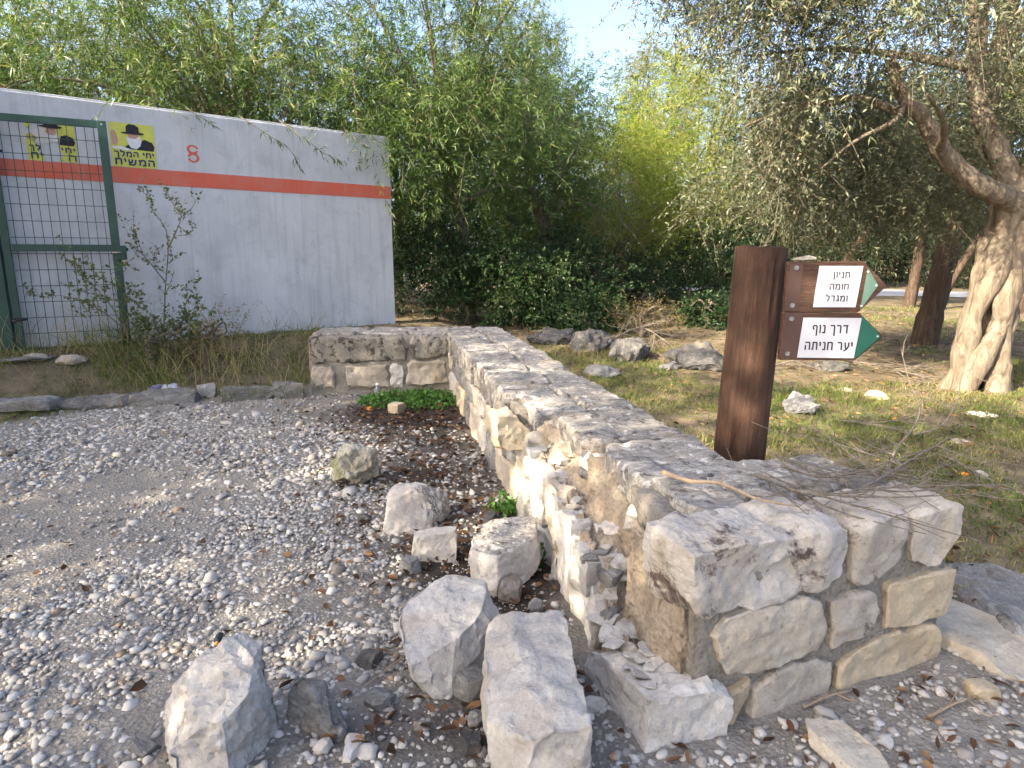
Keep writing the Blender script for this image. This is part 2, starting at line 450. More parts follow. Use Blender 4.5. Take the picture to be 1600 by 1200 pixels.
def build_ground():
    def axis(lo, hi, f0, f1, step):
        inner = np.arange(f0, f1 + 1e-6, step)
        out_hi = f1 + np.cumsum(step * 1.22 ** np.arange(1, 60)); out_hi = out_hi[out_hi < hi]
        out_lo = f0 - np.cumsum(step * 1.22 ** np.arange(1, 60)); out_lo = out_lo[out_lo > lo]
        return np.concatenate([[lo], out_lo[::-1], inner, out_hi, [hi]])
    xs = axis(-900, 900, -8, 9, .085); ys = axis(-900, 900, .6, 14, .085)
    X, Y = np.meshgrid(xs, ys)
    x = X.ravel(); y = Y.ravel()
    z = ground_np(x, y)
    near = (np.abs(x) < 9) & (y > .4) & (y < 16)
    z = z + near * (.014 * (vnoise(x, y, 5, 31) - .5) + .010 * (vnoise(x, y, 13, 32) - .5))
    g, s, d = zones(x, y)
    n = len(xs); i = np.arange(len(ys) - 1)[:, None] * n + np.arange(n - 1)[None, :]
    i = i.ravel(); F = np.stack([i, i + 1, i + 1 + n, i + n], 1)
    m = Mat('earth', .97, .08); v = m.coord()
    col = m.attr('mix', 'Color'); sep = m.nt.nodes.new('ShaderNodeSeparateColor'); m.L(col, sep.inputs[0])
    grit = m.noise(v, 75, 6, .75); mid = m.noise(v, 9, 7, .65); pv = m.voro(v, 60, 'F1')
    gravel = m.mix(m.ramp(mid, [(.35, 0.), (.65, 1.)]), (.19, .17, .147), (.27, .25, .22))
    gravel = m.mix(m.ramp(pv, [(.12, .6), (.5, 0.)]), gravel, (.27, .255, .235))
    dust = m.mix(m.ramp(grit, [(.3, 0.), (.7, 1.)]), (.19, .172, .15), (.29, .27, .238))
    c = m.mix(sep.outputs[2], gravel, dust)
    soil = m.mix(m.ramp(mid, [(.35, 0.), (.65, 1.)]), (.030, .023, .019), (.062, .049, .040))
    c = m.mix(sep.outputs[1], c, soil)
    turf = m.mix(m.ramp(m.noise(v, 2.4, 8, .7), [(.38, 0.), (.62, 1.)]), (.10, .08, .052), (.19, .152, .102))
    turf = m.mix(m.ramp(m.noise(v, 5, 8, .7), [(.52, 0.), (.62, .7)]), turf, (.05, .065, .022))
    c = m.mix(sep.outputs[0], c, turf)
    c = m.mix(.7, c, m.ramp(grit, [(.25, .5), (.72, 1.25)]), 'MULTIPLY')
    m.color(c)
    b = m.bump(mid, .5, .04); b = m.bump(pv, .5, .012, b); m.bump(grit, .5, .012, b)
    me = np_mesh('ground', np.stack([x, y, z], 1), F, m.m, smooth=True, col=np.stack([g, s * (1 - g), d * (1 - g)], 1))
    tag(obj('ground', me), kind='structure')
build_ground()

def build_road():
    # pale lane beyond the trees on the right
    P = spline([(4, 25.5, 0), (9.5, 22.6, 0), (15, 20.2, 0), (22, 18.0, 0), (34, 15.5, 0), (60, 12, 0)], 14)
    V = []; F = []
    for i, p in enumerate(P):
        t = P[min(i + 1, len(P) - 1)] - P[max(i - 1, 0)]; t /= np.linalg.norm(t); n = np.array([-t[1], t[0], 0])
        for k in (-1, -.5, 0, .5, 1):
            q = p + n * 1.9 * k; V.append((q[0], q[1], gz(q[0], q[1]) + .03 - .01 * k * k))
    for i in range(len(P) - 1):
        for k in range(4): F.append((i * 5 + k, i * 5 + k + 1, i * 5 + 6 + k, i * 5 + 5 + k))
    m = Mat('worn_asphalt', .9, .2); v = m.coord(); n = m.noise(v, 1.2, 8, .65)
    c = m.mix(m.ramp(n, [(.35, 0.), (.65, 1.)]), (.24, .24, .25), (.36, .36, .37)); m.color(c); m.bump(m.noise(v, 40, 4, .6), .3, .01)
    tag(obj('road', np_mesh('road', V, np.array(F), m.m, smooth=True)), kind='structure')
build_road()

# ------------------------------------------------------------------ stones
def slab_mesh(name, outline, T, frame, seed, mat, rough=.012, relief=.02, bev=.02, n=44, jag=.012, edge=None):
    """a stone from its outline: frame = origin, e1, e2 (outline plane), e3 (outwards); T deep behind the face"""
    o, e1, e2, e3 = [np.asarray(q, float) for q in frame]
    P = np.asarray(outline, float)
    if .5 * np.sum(P[:, 0] * np.roll(P[:, 1], -1) - np.roll(P[:, 0], -1) * P[:, 1]) < 0: P = P[::-1]
    Q = np.vstack([P, P[:1]]); d = np.r_[0, np.cumsum(np.linalg.norm(np.diff(Q, axis=0), axis=1))]
    k = max(14, n // 3)
    t = np.linspace(0, d[-1], k, endpoint=False)
    B = np.stack([np.interp(t, d, Q[:, 0]), np.interp(t, d, Q[:, 1])], 1)
    c = B.mean(0); off = Vector((seed * 3.71 % 50, seed * 1.93 % 50, seed * 7.1 % 50))
    B = np.array([b + (b - c) / max(1e-6, np.linalg.norm(b - c)) * jag * 1.5 * mnoise.noise(Vector((b[0] * 14, b[1] * 14, 0)) + off) for b in B])
    size = float(np.ptp(B, axis=0).max()); small = float(np.ptp(B, axis=0).min())
    bm = bmesh.new()
    f1 = [bm.verts.new((b[0], b[1], -T)) for b in B]
    s1 = 1 - .8 * bev / small
    mid = [bm.verts.new((b[0], b[1], -bev * .9)) for b in B]
    top = [bm.verts.new((c[0] + (b[0] - c[0]) * (1 - 2 * bev / size), c[1] + (b[1] - c[1]) * (1 - 2 * bev / small * .8), 0)) for b in B]
    bm.faces.new(f1[::-1]); bm.faces.new(top)
    for a, b_ in ((f1, mid), (mid, top)):
        for i in range(k): bm.faces.new((a[i], a[(i + 1) % k], b_[(i + 1) % k], b_[i]))
    # cut the face into an even net
    step = edge or max(.02, size * .05)
    for ax, (lo, hi) in enumerate(((B[:, 0].min(), B[:, 0].max()), (B[:, 1].min(), B[:, 1].max()))):
        m = int((hi - lo) / (step * 1.6))
        for q in range(1, m):
            no = [0, 0, 0]; no[ax] = 1; co = [0, 0, 0]; co[ax] = lo + (hi - lo) * q / m
            bmesh.ops.bisect_plane(bm, geom=bm.verts[:] + bm.edges[:] + bm.faces[:], plane_co=co, plane_no=no)
    bmesh.ops.triangulate(bm, faces=bm.faces[:])
    for _ in range(5):
        long = [e for e in bm.edges if e.calc_length() > step * 1.5 and max(e.verts[0].co.z, e.verts[1].co.z) > -T * .9]
        if not long: break
        bmesh.ops.subdivide_edges(bm, edges=long, cuts=1)
        bmesh.ops.triangulate(bm, faces=[f for f in bm.faces if len(f.verts) > 3])
    bm.normal_update()
    new = []
    for v in bm.verts:
        w = v.co * 7 + off
        h = fbm(w * .6, 4) - .8 * abs(fbm(w * .9 + Vector((9, 9, 9)), 3)) + .2
        h = relief * (.6 * h + .4 * round(h * 3.) / 3. + .2 * fbm(w * 4, 3))
        p = v.co + v.normal * h + Vector(mnoise.noise_vector(w * 1.7)) * rough * .6
        new.append(o + e1 * p.x + e2 * p.y + e3 * p.z)
    for v, q in zip(bm.verts, new): v.co = Vector(q)
    bmesh.ops.recalc_face_normals(bm, faces=bm.faces[:])
    me = bpy.data.meshes.new(name); bm.to_mesh(me); bm.free()
    me.polygons.foreach_set('use_smooth', [True] * len(me.polygons)); me.set_sharp_from_angle(angle=R(34)); me.materials.append(mat)
    return me

def rock_mesh(name, pts, seed, mat, edge=.03, amp=.018, bev=.012, freq=6., chip=.5, sharp=24, chips=6):
    """angular broken rock: hull of the points, edges knocked off, split finely and roughened"""
    bm = bmesh.new()
    for p in pts: bm.verts.new(tuple(float(q) for q in p))
    r = bmesh.ops.convex_hull(bm, input=bm.verts[:])
    bmesh.ops.delete(bm, geom=[g for g in r['geom_interior'] if isinstance(g, bmesh.types.BMVert)] , context='VERTS')
    loose = [v for v in bm.verts if not v.link_faces]
    if loose: bmesh.ops.delete(bm, geom=loose, context='VERTS')
    bmesh.ops.dissolve_limit(bm, angle_limit=R(6), verts=bm.verts[:], edges=bm.edges[:])
    rc = random.Random(seed * 13 + 5)
    cen = sum((v.co for v in bm.verts), Vector()) / len(bm.verts); span = max((v.co - cen).length for v in bm.verts)
    for _ in range(chips):                                   # spalls knocked off edges and corners
        d = Vector((rc.gauss(0, 1), rc.gauss(0, 1), rc.gauss(.35, 1))).normalized()
        sup = max(v.co.dot(d) for v in bm.verts); cut = sup - span * rc.uniform(.03, .14)
        r2 = bmesh.ops.bisect_plane(bm, geom=bm.verts[:] + bm.edges[:] + bm.faces[:], plane_co=d * cut, plane_no=d, clear_outer=True)
        ed = [g for g in r2['geom_cut'] if isinstance(g, bmesh.types.BMEdge)]
        if len(ed) > 2: bmesh.ops.contextual_create(bm, geom=ed)
    if bev: bmesh.ops.bevel(bm, geom=bm.edges[:], offset=bev, segments=1, affect='EDGES', profile=.6, clamp_overlap=True)
    bmesh.ops.triangulate(bm, faces=bm.faces[:])
    for _ in range(7):
        long = [e for e in bm.edges if e.calc_length() > edge * 1.5]
        if not long: break
        bmesh.ops.subdivide_edges(bm, edges=long, cuts=1)
        bmesh.ops.triangulate(bm, faces=[f for f in bm.faces if len(f.verts) > 3])
    bm.normal_update()
    off = Vector((seed * 2.31 % 40, seed * 5.17 % 40, seed * .77 % 40))
    new = []
    for v in bm.verts:
        w = v.co * freq + off
        h = fbm(w, 4) * amp + amp * chip * 1.6 * max(-1, -abs(fbm(w * .8 + Vector((7, 3, 1)), 3)) * 1.3) + amp * .8 * mnoise.noise(w * .45)
        # stepped facets, as limestone breaks
        h = h * .6 + .4 * round(h / (amp * .5)) * amp * .5 + amp * .6 * fbm(w * 4.5, 3)
        new.append(v.co + v.normal * h + Vector(mnoise.noise_vector(w * 3)) * amp * .12)
    for v, c in zip(bm.verts, new): v.co = c
    me = bpy.data.meshes.new(name); bmesh.ops.recalc_face_normals(bm, faces=bm.faces[:]); bm.to_mesh(me); bm.free()
    me.polygons.foreach_set('use_smooth', [True] * len(me.polygons)); me.set_sharp_from_angle(angle=R(sharp))
    me.materials.append(mat)
    return me

def block_pts(l, w, h, rnd, jit=.16, cut=3, taper=0.):
    """corner points of a rough block with some corners knocked off"""
    P = []
    for a in (-1, 1):
        for b in (-1, 1):
            for c in (0, 1):
                k = 1 - taper * c
                p = np.array([a * l / 2 * k, b * w / 2 * k, c * h]) * (1 + 0)
                p += np.array([rnd.uniform(-jit, jit) * l, rnd.uniform(-jit, jit) * w, rnd.uniform(-jit, jit) * h * (.7 if c else .3)])
                P.append(p)
    for i in rnd.sample(range(8), cut):
        p = P[i]; c = np.array([0, 0, h / 2])
        for ax in range(3):
            q = p.copy(); q[ax] = p[ax] + (c[ax] - p[ax]) * rnd.uniform(.3, .7); P.append(q)
        P[i] = c + (p - c) * .55
    return P

def round_pts(l, w, h, rnd, n=16):
    P = []
    for i in range(n):
        z = -1 + 2 * (i + .5) / n; a = i * 2.4; r = math.sqrt(1 - z * z); k = rnd.uniform(.82, 1.1)
        P.append((r * math.cos(a) * l / 2 * k, r * math.sin(a) * w / 2 * k, h / 2 + z * h / 2 * k))
    return P

def place_rock(name, label, cat, px, py, dims, mat, seed, rot=(0, 0, 0), kind='block', sink=.06, pts=None, group=None, amp=None, bev=None, jit=.16, edge=None, cut=3, z=None, skin=None):
    rnd = random.Random(seed)
    l, w, h = dims; s = max(dims)
    P = pts or (block_pts(l, w, h, rnd, jit, cut) if kind == 'block' else round_pts(l, w, h, rnd))
    P = [np.array(Matrix.Rotation(rot[0], 3, 'X') @ Matrix.Rotation(rot[1], 3, 'Y') @ Vector(p)) for p in P]
    lo = min(p[2] for p in P); P = [p - np.array([0, 0, lo]) for p in P]
    me = rock_mesh(name, P, seed, mat, edge or max(.009, s * .03), amp if amp is not None else s * .030, bev if bev is not None else s * .012, freq=2.2 / max(s, .05), chips=9 if kind == 'block' else 3)
    if skin:                                                # the weathered outer face left on a broken block
        me.materials.append(M['weather']); d_ = Vector(skin).normalized()
        for p in me.polygons:
            if p.normal.dot(d_) > .55: p.material_index = 1
    q = at(px, py, z)
    o = obj(name, me, loc=(q[0], q[1], (gz(q[0], q[1]) if z is None else z) - sink * h - .004)); o.rotation_euler.z = rot[2]
    return tag(o, label, cat, group)

# ------------------------------------------------------------------ broken stone wall
WT = .62
def wl(u, v, z=0.): return np.array([*(SO + SU * u + SV * v), z])
def we(s, t, z=0.): return np.array([*(SO + ED * s + EN * t), z])
A3 = lambda v: np.array([v[0], v[1], 0.])
Z3 = np.array([0, 0, 1.])

def grid_block(name, corners, z0, z1, mat, parent, seed, amp=.012, step=.05):
    """rough mortar body over a ground quadrilateral"""
    c = [np.asarray(q, float) for q in corners]
    nu = max(2, int(np.linalg.norm(c[1] - c[0]) / step)); nv = max(2, int(np.linalg.norm(c[3] - c[0]) / step)); nz = max(2, int((z1 - z0) / step))
    V = []; F = []; idx = {}
    def vert(i, j, k):
        if (i, j, k) not in idx:
            a = i / nu; b = j / nv
            p = (c[0] * (1 - a) + c[1] * a) * (1 - b) + (c[3] * (1 - a) + c[2] * a) * b
            w = Vector((p[0] * 5, p[1] * 5, k * .3 + seed)); d = Vector(mnoise.noise_vector(w)) * amp + Vector(mnoise.noise_vector(w * 3)) * amp * .5
            idx[i, j, k] = len(V); V.append((p[0] + d[0], p[1] + d[1], z0 + (z1 - z0) * k / nz + d[2]))
        return idx[i, j, k]
    for i in range(nu):
        for j in range(nv): F.append((vert(i, j, nz), vert(i + 1, j, nz), vert(i + 1, j + 1, nz), vert(i, j + 1, nz)))
    for k in range(nz):
        for i in range(nu):
            F.append((vert(i, 0, k), vert(i + 1, 0, k), vert(i + 1, 0, k + 1), vert(i, 0, k + 1)))
            F.append((vert(i + 1, nv, k), vert(i, nv, k), vert(i, nv, k + 1), vert(i + 1, nv, k + 1)))
        for j in range(nv):
            F.append((vert(0, j + 1, k), vert(0, j, k), vert(0, j, k + 1), vert(0, j + 1, k + 1)))
            F.append((vert(nu, j, k), vert(nu, j + 1, k), vert(nu, j + 1, k + 1), vert(nu, j, k + 1)))
    return obj(name, np_mesh(name, V, np.array(F), mat, smooth=True), parent)

def build_stone_wall():
    root = empty('stone_wall', (0, 0, 0), 'broken low limestone wall with collapsed side, running from gravel yard corner to signpost', 'wall')
    rnd = random.Random(11)
    fr_top = lambda z: ((SO[0], SO[1], z), A3(SU), A3(SV), Z3)
    fr_left = ((SO[0], SO[1], 0), A3(SU), Z3, -A3(SV))
    fr_right = ((*(SO + SV * .72), 0), A3(SU), Z3, A3(SV))
    fr_end = ((*(SO - EN * .013), 0), A3(ED), Z3, -A3(EN))
    W = .72
    # ---- mortar bodies
    grid_block('mortar', [wl(2.05, .03)[:2], wl(6.55, .03)[:2], wl(6.55, W - .03)[:2], wl(2.05, W - .03)[:2]], -.2, WT - .03, M['mortar'], root, 1)
    grid_block('mortar', [wl(.3, .34)[:2], wl(2.1, .30)[:2], wl(2.1, W - .035)[:2], wl(.3, W - .035)[:2]], -.2, WT - .035, M['mortar'], root, 2)
    grid_block('mortar', [we(.155, .014)[:2], we(1.255, .014)[:2], we(1.255, .66)[:2], we(.30, .66)[:2]], -.2, WT - .035, M['mortar'], root, 3)
    # far arm towards the left
    FA = wl(5.72, .02)[:2]; FD = np.array([-.998, -.06]); FN = np.array([-.06, .998])
    fa = lambda s, t, z=0.: np.array([*(FA + FD * s + FN * t), z])
    fr_far = ((FA[0], FA[1], 0), A3(FD), Z3, -A3(FN))
    fr_fartop = ((FA[0], FA[1], WT), A3(FD), A3(FN), Z3)
    grid_block('mortar', [fa(-.1, .03)[:2], fa(1.62, .03)[:2], fa(1.62, .76)[:2], fa(-.1, .76)[:2]], -.25, WT - .03, M['mortar'], root, 4)
    # ---- collapsed flank: exposed core, a rough slope
    nu, nv = 150, 56
    V = []; 
    def zlow(u): return float(np.interp(u, [-.05, .12, .3, .5, .62, .85, 1.2, 1.6, 1.95, 2.25], [.10, .13, .12, .14, .27, .36, .40, .45, .49, .56]))
    for i in range(nu + 1):
        u = .10 + 2.12 * i / nu
        vb = float(np.interp(u, [0, .4, .9, 1.4, 1.8, 2.2], [.30, .25, .19, .165, .15, .04]))      # where the standing core begins
        for j in range(nv + 1):
            v = .035 + .43 * j / nv
            w = Vector((u * 6, v * 6, 3.3))
            wob = .05 * fbm(w * .8, 3)
            t = smooth(vb - .05, vb + .055, v + wob)
            z = zlow(u + .12 * fbm(w * .6 + Vector((4, 4, 4)), 2)) * (1 - t) + (WT - .055) * t
            z += .045 * fbm(w * 1.5, 4) * (1 - .6 * t)
            st = .10 * abs(fbm(w * .9 + Vector((2, 7, 4)), 4)); z -= round(st / .022) * .022 * (1 - t) * .7
            p = wl(u, v + .05 * fbm(w * 1.2 + Vector((8, 1, 1 + z * 7)), 5, .6), z)
            V.append(p)
    base = len(V)
    F = [(i * (nv + 1) + j, i * (nv + 1) + j + 1, (i + 1) * (nv + 1) + j + 1, (i + 1) * (nv + 1) + j) for i in range(nu) for j in range(nv)]
    # skirts down to the ground on the outer side and at the near end
    for i in range(nu + 1): p = V[i * (nv + 1)]; V.append(np.array([p[0], p[1], -.1]))
    F += [(i * (nv + 1), (i + 1) * (nv + 1), base + i + 1, base + i) for i in range(nu)]
    b2 = len(V)
    for j in range(nv + 1): p = V[j]; V.append(np.array([p[0], p[1], -.1]))
    F += [(j, b2 + j, b2 + j + 1, j + 1) for j in range(nv)]
    obj('rubble_core', np_mesh('rubble_core', V, np.array(F), M['core'], smooth=True), root)
    stone_n = [0]
    def stone(outline, T, frame, mat, **k):
        stone_n[0] += 1
        return obj('stone', slab_mesh('stone', outline, T, frame, stone_n[0] + 3, mat, **k), root)
    def quad(a0, a1, b0, b1, j=.02):
        q = lambda: rnd.uniform(-j, j)
        return [(a0 + q(), b0 + q()), ((a0 + a1) / 2 + q(), b0 + q()), (a1 + q(), b0 + q()), (a1 + q(), (b0 + b1) / 2 + q()), (a1 + q(), b1 + q()), ((a0 + a1) / 2 + q(), b1 + q()), (a0 + q(), b1 + q()), (a0 + q(), (b0 + b1) / 2 + q())]
    # ---- end face, measured stone by stone
    E_ = [('spalled', [(.115, .61), (.30, .632), (.52, .615), (.745, .615), (.745, .50), (.72, .44), (.62, .405), (.40, .395), (.15, .40)], .27, .05),
          ('stained', [(.775, .60), (.88, .63), (1.0, .625), (1.01, .52), (.98, .45), (.83, .39), (.79, .42)], .24, .03),
          ('cream', [(1.03, .615), (1.16, .62), (1.285, .61), (1.27, .50), (1.22, .385), (1.06, .42)], .26, .035),
          ('cream', [(.215, .33), (.27, .375), (.39, .385), (.52, .395), (.655, .36), (.675, .27), (.655, .185), (.55, .16), (.42, .145), (.27, .165), (.25, .24)], .2, .035),
          ('stained', [(.70, .345), (.80, .36), (.905, .335), (.93, .27), (.91, .205), (.80, .18), (.72, .165)], .2, .025),
          ('tan', [(.955, .355), (1.12, .37), (1.285, .36), (1.30, .26), (1.28, .175), (1.12, .17), (.965, .19)], .24, .018),
          ('tan', [(.29, .105), (.375, .135), (.345, .05), (.30, -.05)], .14, .012),
          ('stained', [(.395, .10), (.50, .135), (.66, .145), (.735, .105), (.74, -.06), (.40, -.06)], .2, .018),
          ('tan', [(.765, .085), (.86, .145), (1.05, .155), (1.255, .145), (1.265, .03), (1.26, -.06), (.765, -.06)], .24, .03)]
    for mt, o_, T, rel in E_:
        o_ = np.array(o_); o_ = o_.mean(0) + (o_ - o_.mean(0)) * np.array([1.005, 1.01])
        stone(o_, T, fr_end, M[mt], relief=rel * .6, rough=.008, n=84, bev=.008, jag=.012, edge=.015)
    # tan bedding mortar left on the torn side of the end
    me = rock_mesh('bedding_mortar', [(-.012, .05, -.1), (.05, .045, -.1), (.06, .5, -.1), (.03, .5, -.1), (-.01, .05, .40), (.06, .05, .41), (.08, .5, .52), (.05, .48, .5), (-.02, .25, .3), (-.015, .12, .38)], 61, M['core'], .02, .016, .008, 8, chips=3)
    o = obj('bedding_mortar', me, root); o.matrix_local = Matrix(((ED[0], EN[0], 0, SO[0] + ED[0] * .15), (ED[1], EN[1], 0, SO[1] + ED[1] * .15), (0, 0, 1, 0), (0, 0, 0, 1)))
    # low block left standing at the near corner, its top sheared off
    low = rock_mesh('stone', [(-.03, -.03, -.1), (.30, -.05, -.1), (.31, .26, -.1), (-.02, .42, -.1), (-.02, -.02, .17), (.27, -.05, .155), (.29, .05, .19), (.24, .22, .12), (.12, .30, .13), (-.01, .40, .11), (.05, .1, .165)], 5, M['fresh'], .018, .011, .01, 9, chips=4)
    o = obj('stone', low, root); o.matrix_local = Matrix(((ED[0], EN[0], 0, SO[0]), (ED[1], EN[1], 0, SO[1]), (0, 0, 1, 0), (0, 0, 0, 1)))
    for i in range(20):
        s = rnd.uniform(.025, .06); a, b_ = rnd.uniform(.02, .22), rnd.uniform(.05, .36)
        me = rock_mesh('shard', block_pts(s * 1.4, s, s * .22, rnd, .25, 2), 500 + i, M['fresh'], .012, s * .03, s * .02, 2.4 / s, chips=3)
        o = obj('shard', me, root, we(a, b_, .155 - .1 * max(0, b_ - .12) + rnd.uniform(-.004, .012))); o.rotation_euler = (rnd.uniform(-.35, .35), rnd.uniform(-.35, .35), rnd.uniform(0, 6.3))
    # right side of the near end
    fr_er = ((*(SO + ED * 1.27), 0), A3(EN), Z3, A3(ED))
    for a0, a1, b0, b1, mt in [(.27, .66, .40, .60, 'lichen'), (.27, .46, .19, .375, 'cream'), (.49, .66, .19, .375, 'greyrock'), (.27, .66, -.06, .165, 'tan')]:
        stone(quad(a0, a1, b0, b1, .012), .12, fr_er, M[mt], relief=.02)
    # ---- flags on top of the near end
    fr_et = ((SO[0], SO[1], WT), A3(ED), A3(EN), Z3)
    for o_ in [[(.36, .235), (.56, .24), (.58, .42), (.55, .64), (.40, .65), (.33, .45)], [(.60, .24), (.80, .26), (.83, .44), (.78, .66), (.58, .66), (.61, .43)],
               [(.83, .27), (1.06, .29), (1.05, .47), (1.07, .67), (.81, .67), (.86, .45)], [(1.09, .29), (1.26, .28), (1.25, .5), (1.24, .68), (1.09, .67), (1.075, .48)]]:
        stone(o_, .10, fr_et, M['weather'], relief=.012, rough=.012, bev=.015, jag=.018)
    # ---- cap stones of the long run
    u = .62
    k = 0
    while u < 6.5:
        L = rnd.uniform(.42, .62); u1 = min(6.52, u + L)
        if 6.52 - u1 < .25: u1 = 6.52
        vb = float(np.interp((u + u1) / 2, [.3, .9, 1.4, 1.8, 2.15, 2.4], [.29, .24, .20, .17, .05, 0]))
        sp = rnd.uniform(.34, .46)
        g = .013
        q = lambda j=.02: rnd.uniform(-j, j)
        if u1 < 5.75 or True:
            if vb < .1:
                stone([(u + g, vb + q(.012)), ((u + u1) / 2, vb + q(.015)), (u1 - g, vb + q(.012)), (u1 - g + q(), sp * .5), (u1 - g + q(), sp - g), ((u + u1) / 2 + q(), sp - g + q()), (u + g + q(), sp - g)], .21, fr_top(WT), M['weather'], relief=.012, rough=.012, bev=.02, jag=.022, n=52)
                stone([(u + g + q(), sp + g), ((u + u1) / 2 + q(), sp + g + q()), (u1 - g + q(), sp + g), (u1 - g + q(.01), W), ((u + u1) / 2, W + q(.015)), (u + g + q(.01), W)], .2, fr_top(WT + rnd.uniform(-.018, .006)), M['weather'], relief=.012, rough=.012, bev=.02, jag=.022, n=52)
            else:
                stone([(u + g + q(), vb + q(.03)), ((u + u1) / 2, vb + q(.05)), (u1 - g + q(), vb + q(.03)), (u1 - g + q(), .45), (u1 - g + q(.01), W), ((u + u1) / 2, W + q(.015)), (u + g + q(.01), W), (u + g + q(), .5)], .085 if k % 2 else .11, fr_top(WT), M['weather'], relief=.016, rough=.018, bev=.014, jag=.03, n=60)
        u = u1; k += 1
    # ---- left face below the caps
    for z0, z1, start, seq in [(.215, .395, 2.06, (.26, .46)), (-.1, .19, 1.98, (.24, .5))]:
        u = start
        while u < 5.66:
            L = rnd.uniform(*seq); u1 = min(5.68, u + L)
            if 5.68 - u1 < .16: u1 = 5.68
            zz = rnd.uniform(-.025, .025)
            stone(quad(u + .012, u1 - .014, z0 + (zz if z0 > 0 else 0), z1 + zz * .5, .018), .12, fr_left, M[rnd.choice(['cream', 'fresh', 'cream', 'greyrock', 'tan'])], relief=.022, rough=.012, bev=.02, n=40)
            u = u1
    # what is left of the outer leaf where the wall broke
    for (u0, u1, z0, z1, mt) in [(.56, .80, -.1, .26, 'fresh'), (.82, 1.10, -.1, .35, 'fresh'), (1.12, 1.36, .13, .40, 'cream'), (1.12, 1.46, -.1, .11, 'fresh'), (1.38, 1.66, .14, .43, 'fresh'), (1.48, 1.96, -.1, .12, 'greyrock'), (1.68, 2.02, .14, .47, 'cream')]:
        stone(quad(u0, u1, z0, z1, .03), .10, fr_left, M[mt], relief=.035, rough=.015, bev=.008, jag=.03, n=44)
    # cracked slabs lying on the stump of the leaf and loose rubble in the breach
    u = .60
    while u < 2.0:                                                # flat broken beds of the outer leaf, stepping up
        L = rnd.uniform(.22, .38); z = zlow(u + L / 2)
        for v0, v1 in (((-.005, .11), (.118, .20)) if rnd.random() < .5 else ((-.005, rnd.uniform(.15, .19)),)):
            dz = rnd.uniform(-.03, .015); q_ = lambda: rnd.uniform(-.022, .022)
            o_ = [(u + q_(), v0 + q_() * .5), (u + L * .5, v0 + q_() * .7), (u + L - .01 + q_(), v0 + q_() * .5), (u + L - .01 + q_(), v1 + q_()), (u + L * .5 + q_(), v1 + q_()), (u + q_(), v1 + q_())]
            stone(o_, .12, fr_top(z + dz), M['fresh'], relief=.03, rough=.012, bev=.006, jag=.03, n=42, edge=.02)
        u += L
    for i in range(15):                                           # rubble bedded in the standing core
        u = rnd.uniform(.35, 1.95); vb = float(np.interp(u, [0, .4, .9, 1.4, 1.8, 2.2], [.30, .25, .19, .165, .15, .04])); zl = zlow(u)
        s = rnd.uniform(.07, .13); z = zl + (WT - .12 - zl) * rnd.random()
        me = rock_mesh('rubble', block_pts(s * 1.3, s, s * .8, rnd, .2, 3), 300 + i, M[rnd.choice(['fresh', 'cream', 'greyrock', 'tan'])], max(.014, s * .14), s * .05, s * .03, 2.4 / s, chips=5)
        o = obj('rubble', me, root, wl(u, vb + .035 + s * .3, z - s * .2)); o.rotation_euler = (rnd.uniform(-.5, .5), rnd.uniform(-.5, .5), rnd.uniform(0, 6.3))
    for i in range(24):
        u = rnd.uniform(.12, .62) if i < 14 else rnd.uniform(.6, 2.05); v = rnd.uniform(.0, .2)
        if u < .55: v = rnd.uniform(.02, .24)
        s = rnd.uniform(.03, .075) * (1.25 if rnd.random() < .2 else 1)
        z = zlow(u) + (-.01 if u < .6 else rnd.uniform(-.02, .02))
        me = rock_mesh('rubble', block_pts(s * rnd.uniform(1, 1.5), s, s * rnd.uniform(.25, .6), rnd, .2, 3), 100 + i, M[rnd.choice(['fresh', 'fresh', 'fresh', 'cream', 'greyrock'])], max(.012, s * .16), s * .05, s * .03, 2.4 / s, chips=4)
        o = obj('rubble', me, root, wl(u, v, z)); o.rotation_euler = (rnd.uniform(-.3, .3), rnd.uniform(-.3, .3), rnd.uniform(0, 6.3))
    # big broken stone whose brown inside shows under the cap edge
    me = rock_mesh('stone', [(-.16, -.03, -.1), (.15, -.04, -.1), (.18, .2, -.1), (-.16, .2, -.1), (-.14, .03, .1), (.02, .07, .13), (.16, .05, .07), (.14, .2, .1), (-.14, .2, .12)], 41, M['tan'], .025, .016, .01, 7)
    o = obj('stone', me, root, wl(2.0, .06, .49)); o.rotation_euler.z = math.atan2(SU[1], SU[0])
    # ---- right face (seen from the grass)
    u = .75
    while u < 6.5:
        u1 = min(6.5, u + rnd.uniform(.35, .6))
        stone(quad(u + .012, u1 - .012, -.05, .19, .015), .1, fr_right, M[rnd.choice(['cream', 'greyrock', 'lichen'])], relief=.02, n=32)
        stone(quad(u + .012, u1 - .012, .215, .40, .015), .1, fr_right, M[rnd.choice(['cream', 'greyrock', 'lichen'])], relief=.02, n=32)
        u = u1
    # ---- far arm: face and top
    for a0, a1, b0, b1, mt in [(.50, 1.60, .30, .60, 'lichen'), (.03, .46, .335, .60, 'lichen'), (1.34, 1.60, -.02, .26, 'cream'), (.74, 1.22, .0, .265, 'cream'), (.55, .68, -.0, .285, 'fresh'), (.04, .50, .04, .29, 'cream'), (.1, 1.6, -.2, -.05, 'greyrock')]:
        stone(quad(a0, a1, b0, b1, .022), .16, fr_far, M[mt], relief=.03, rough=.016, n=56)
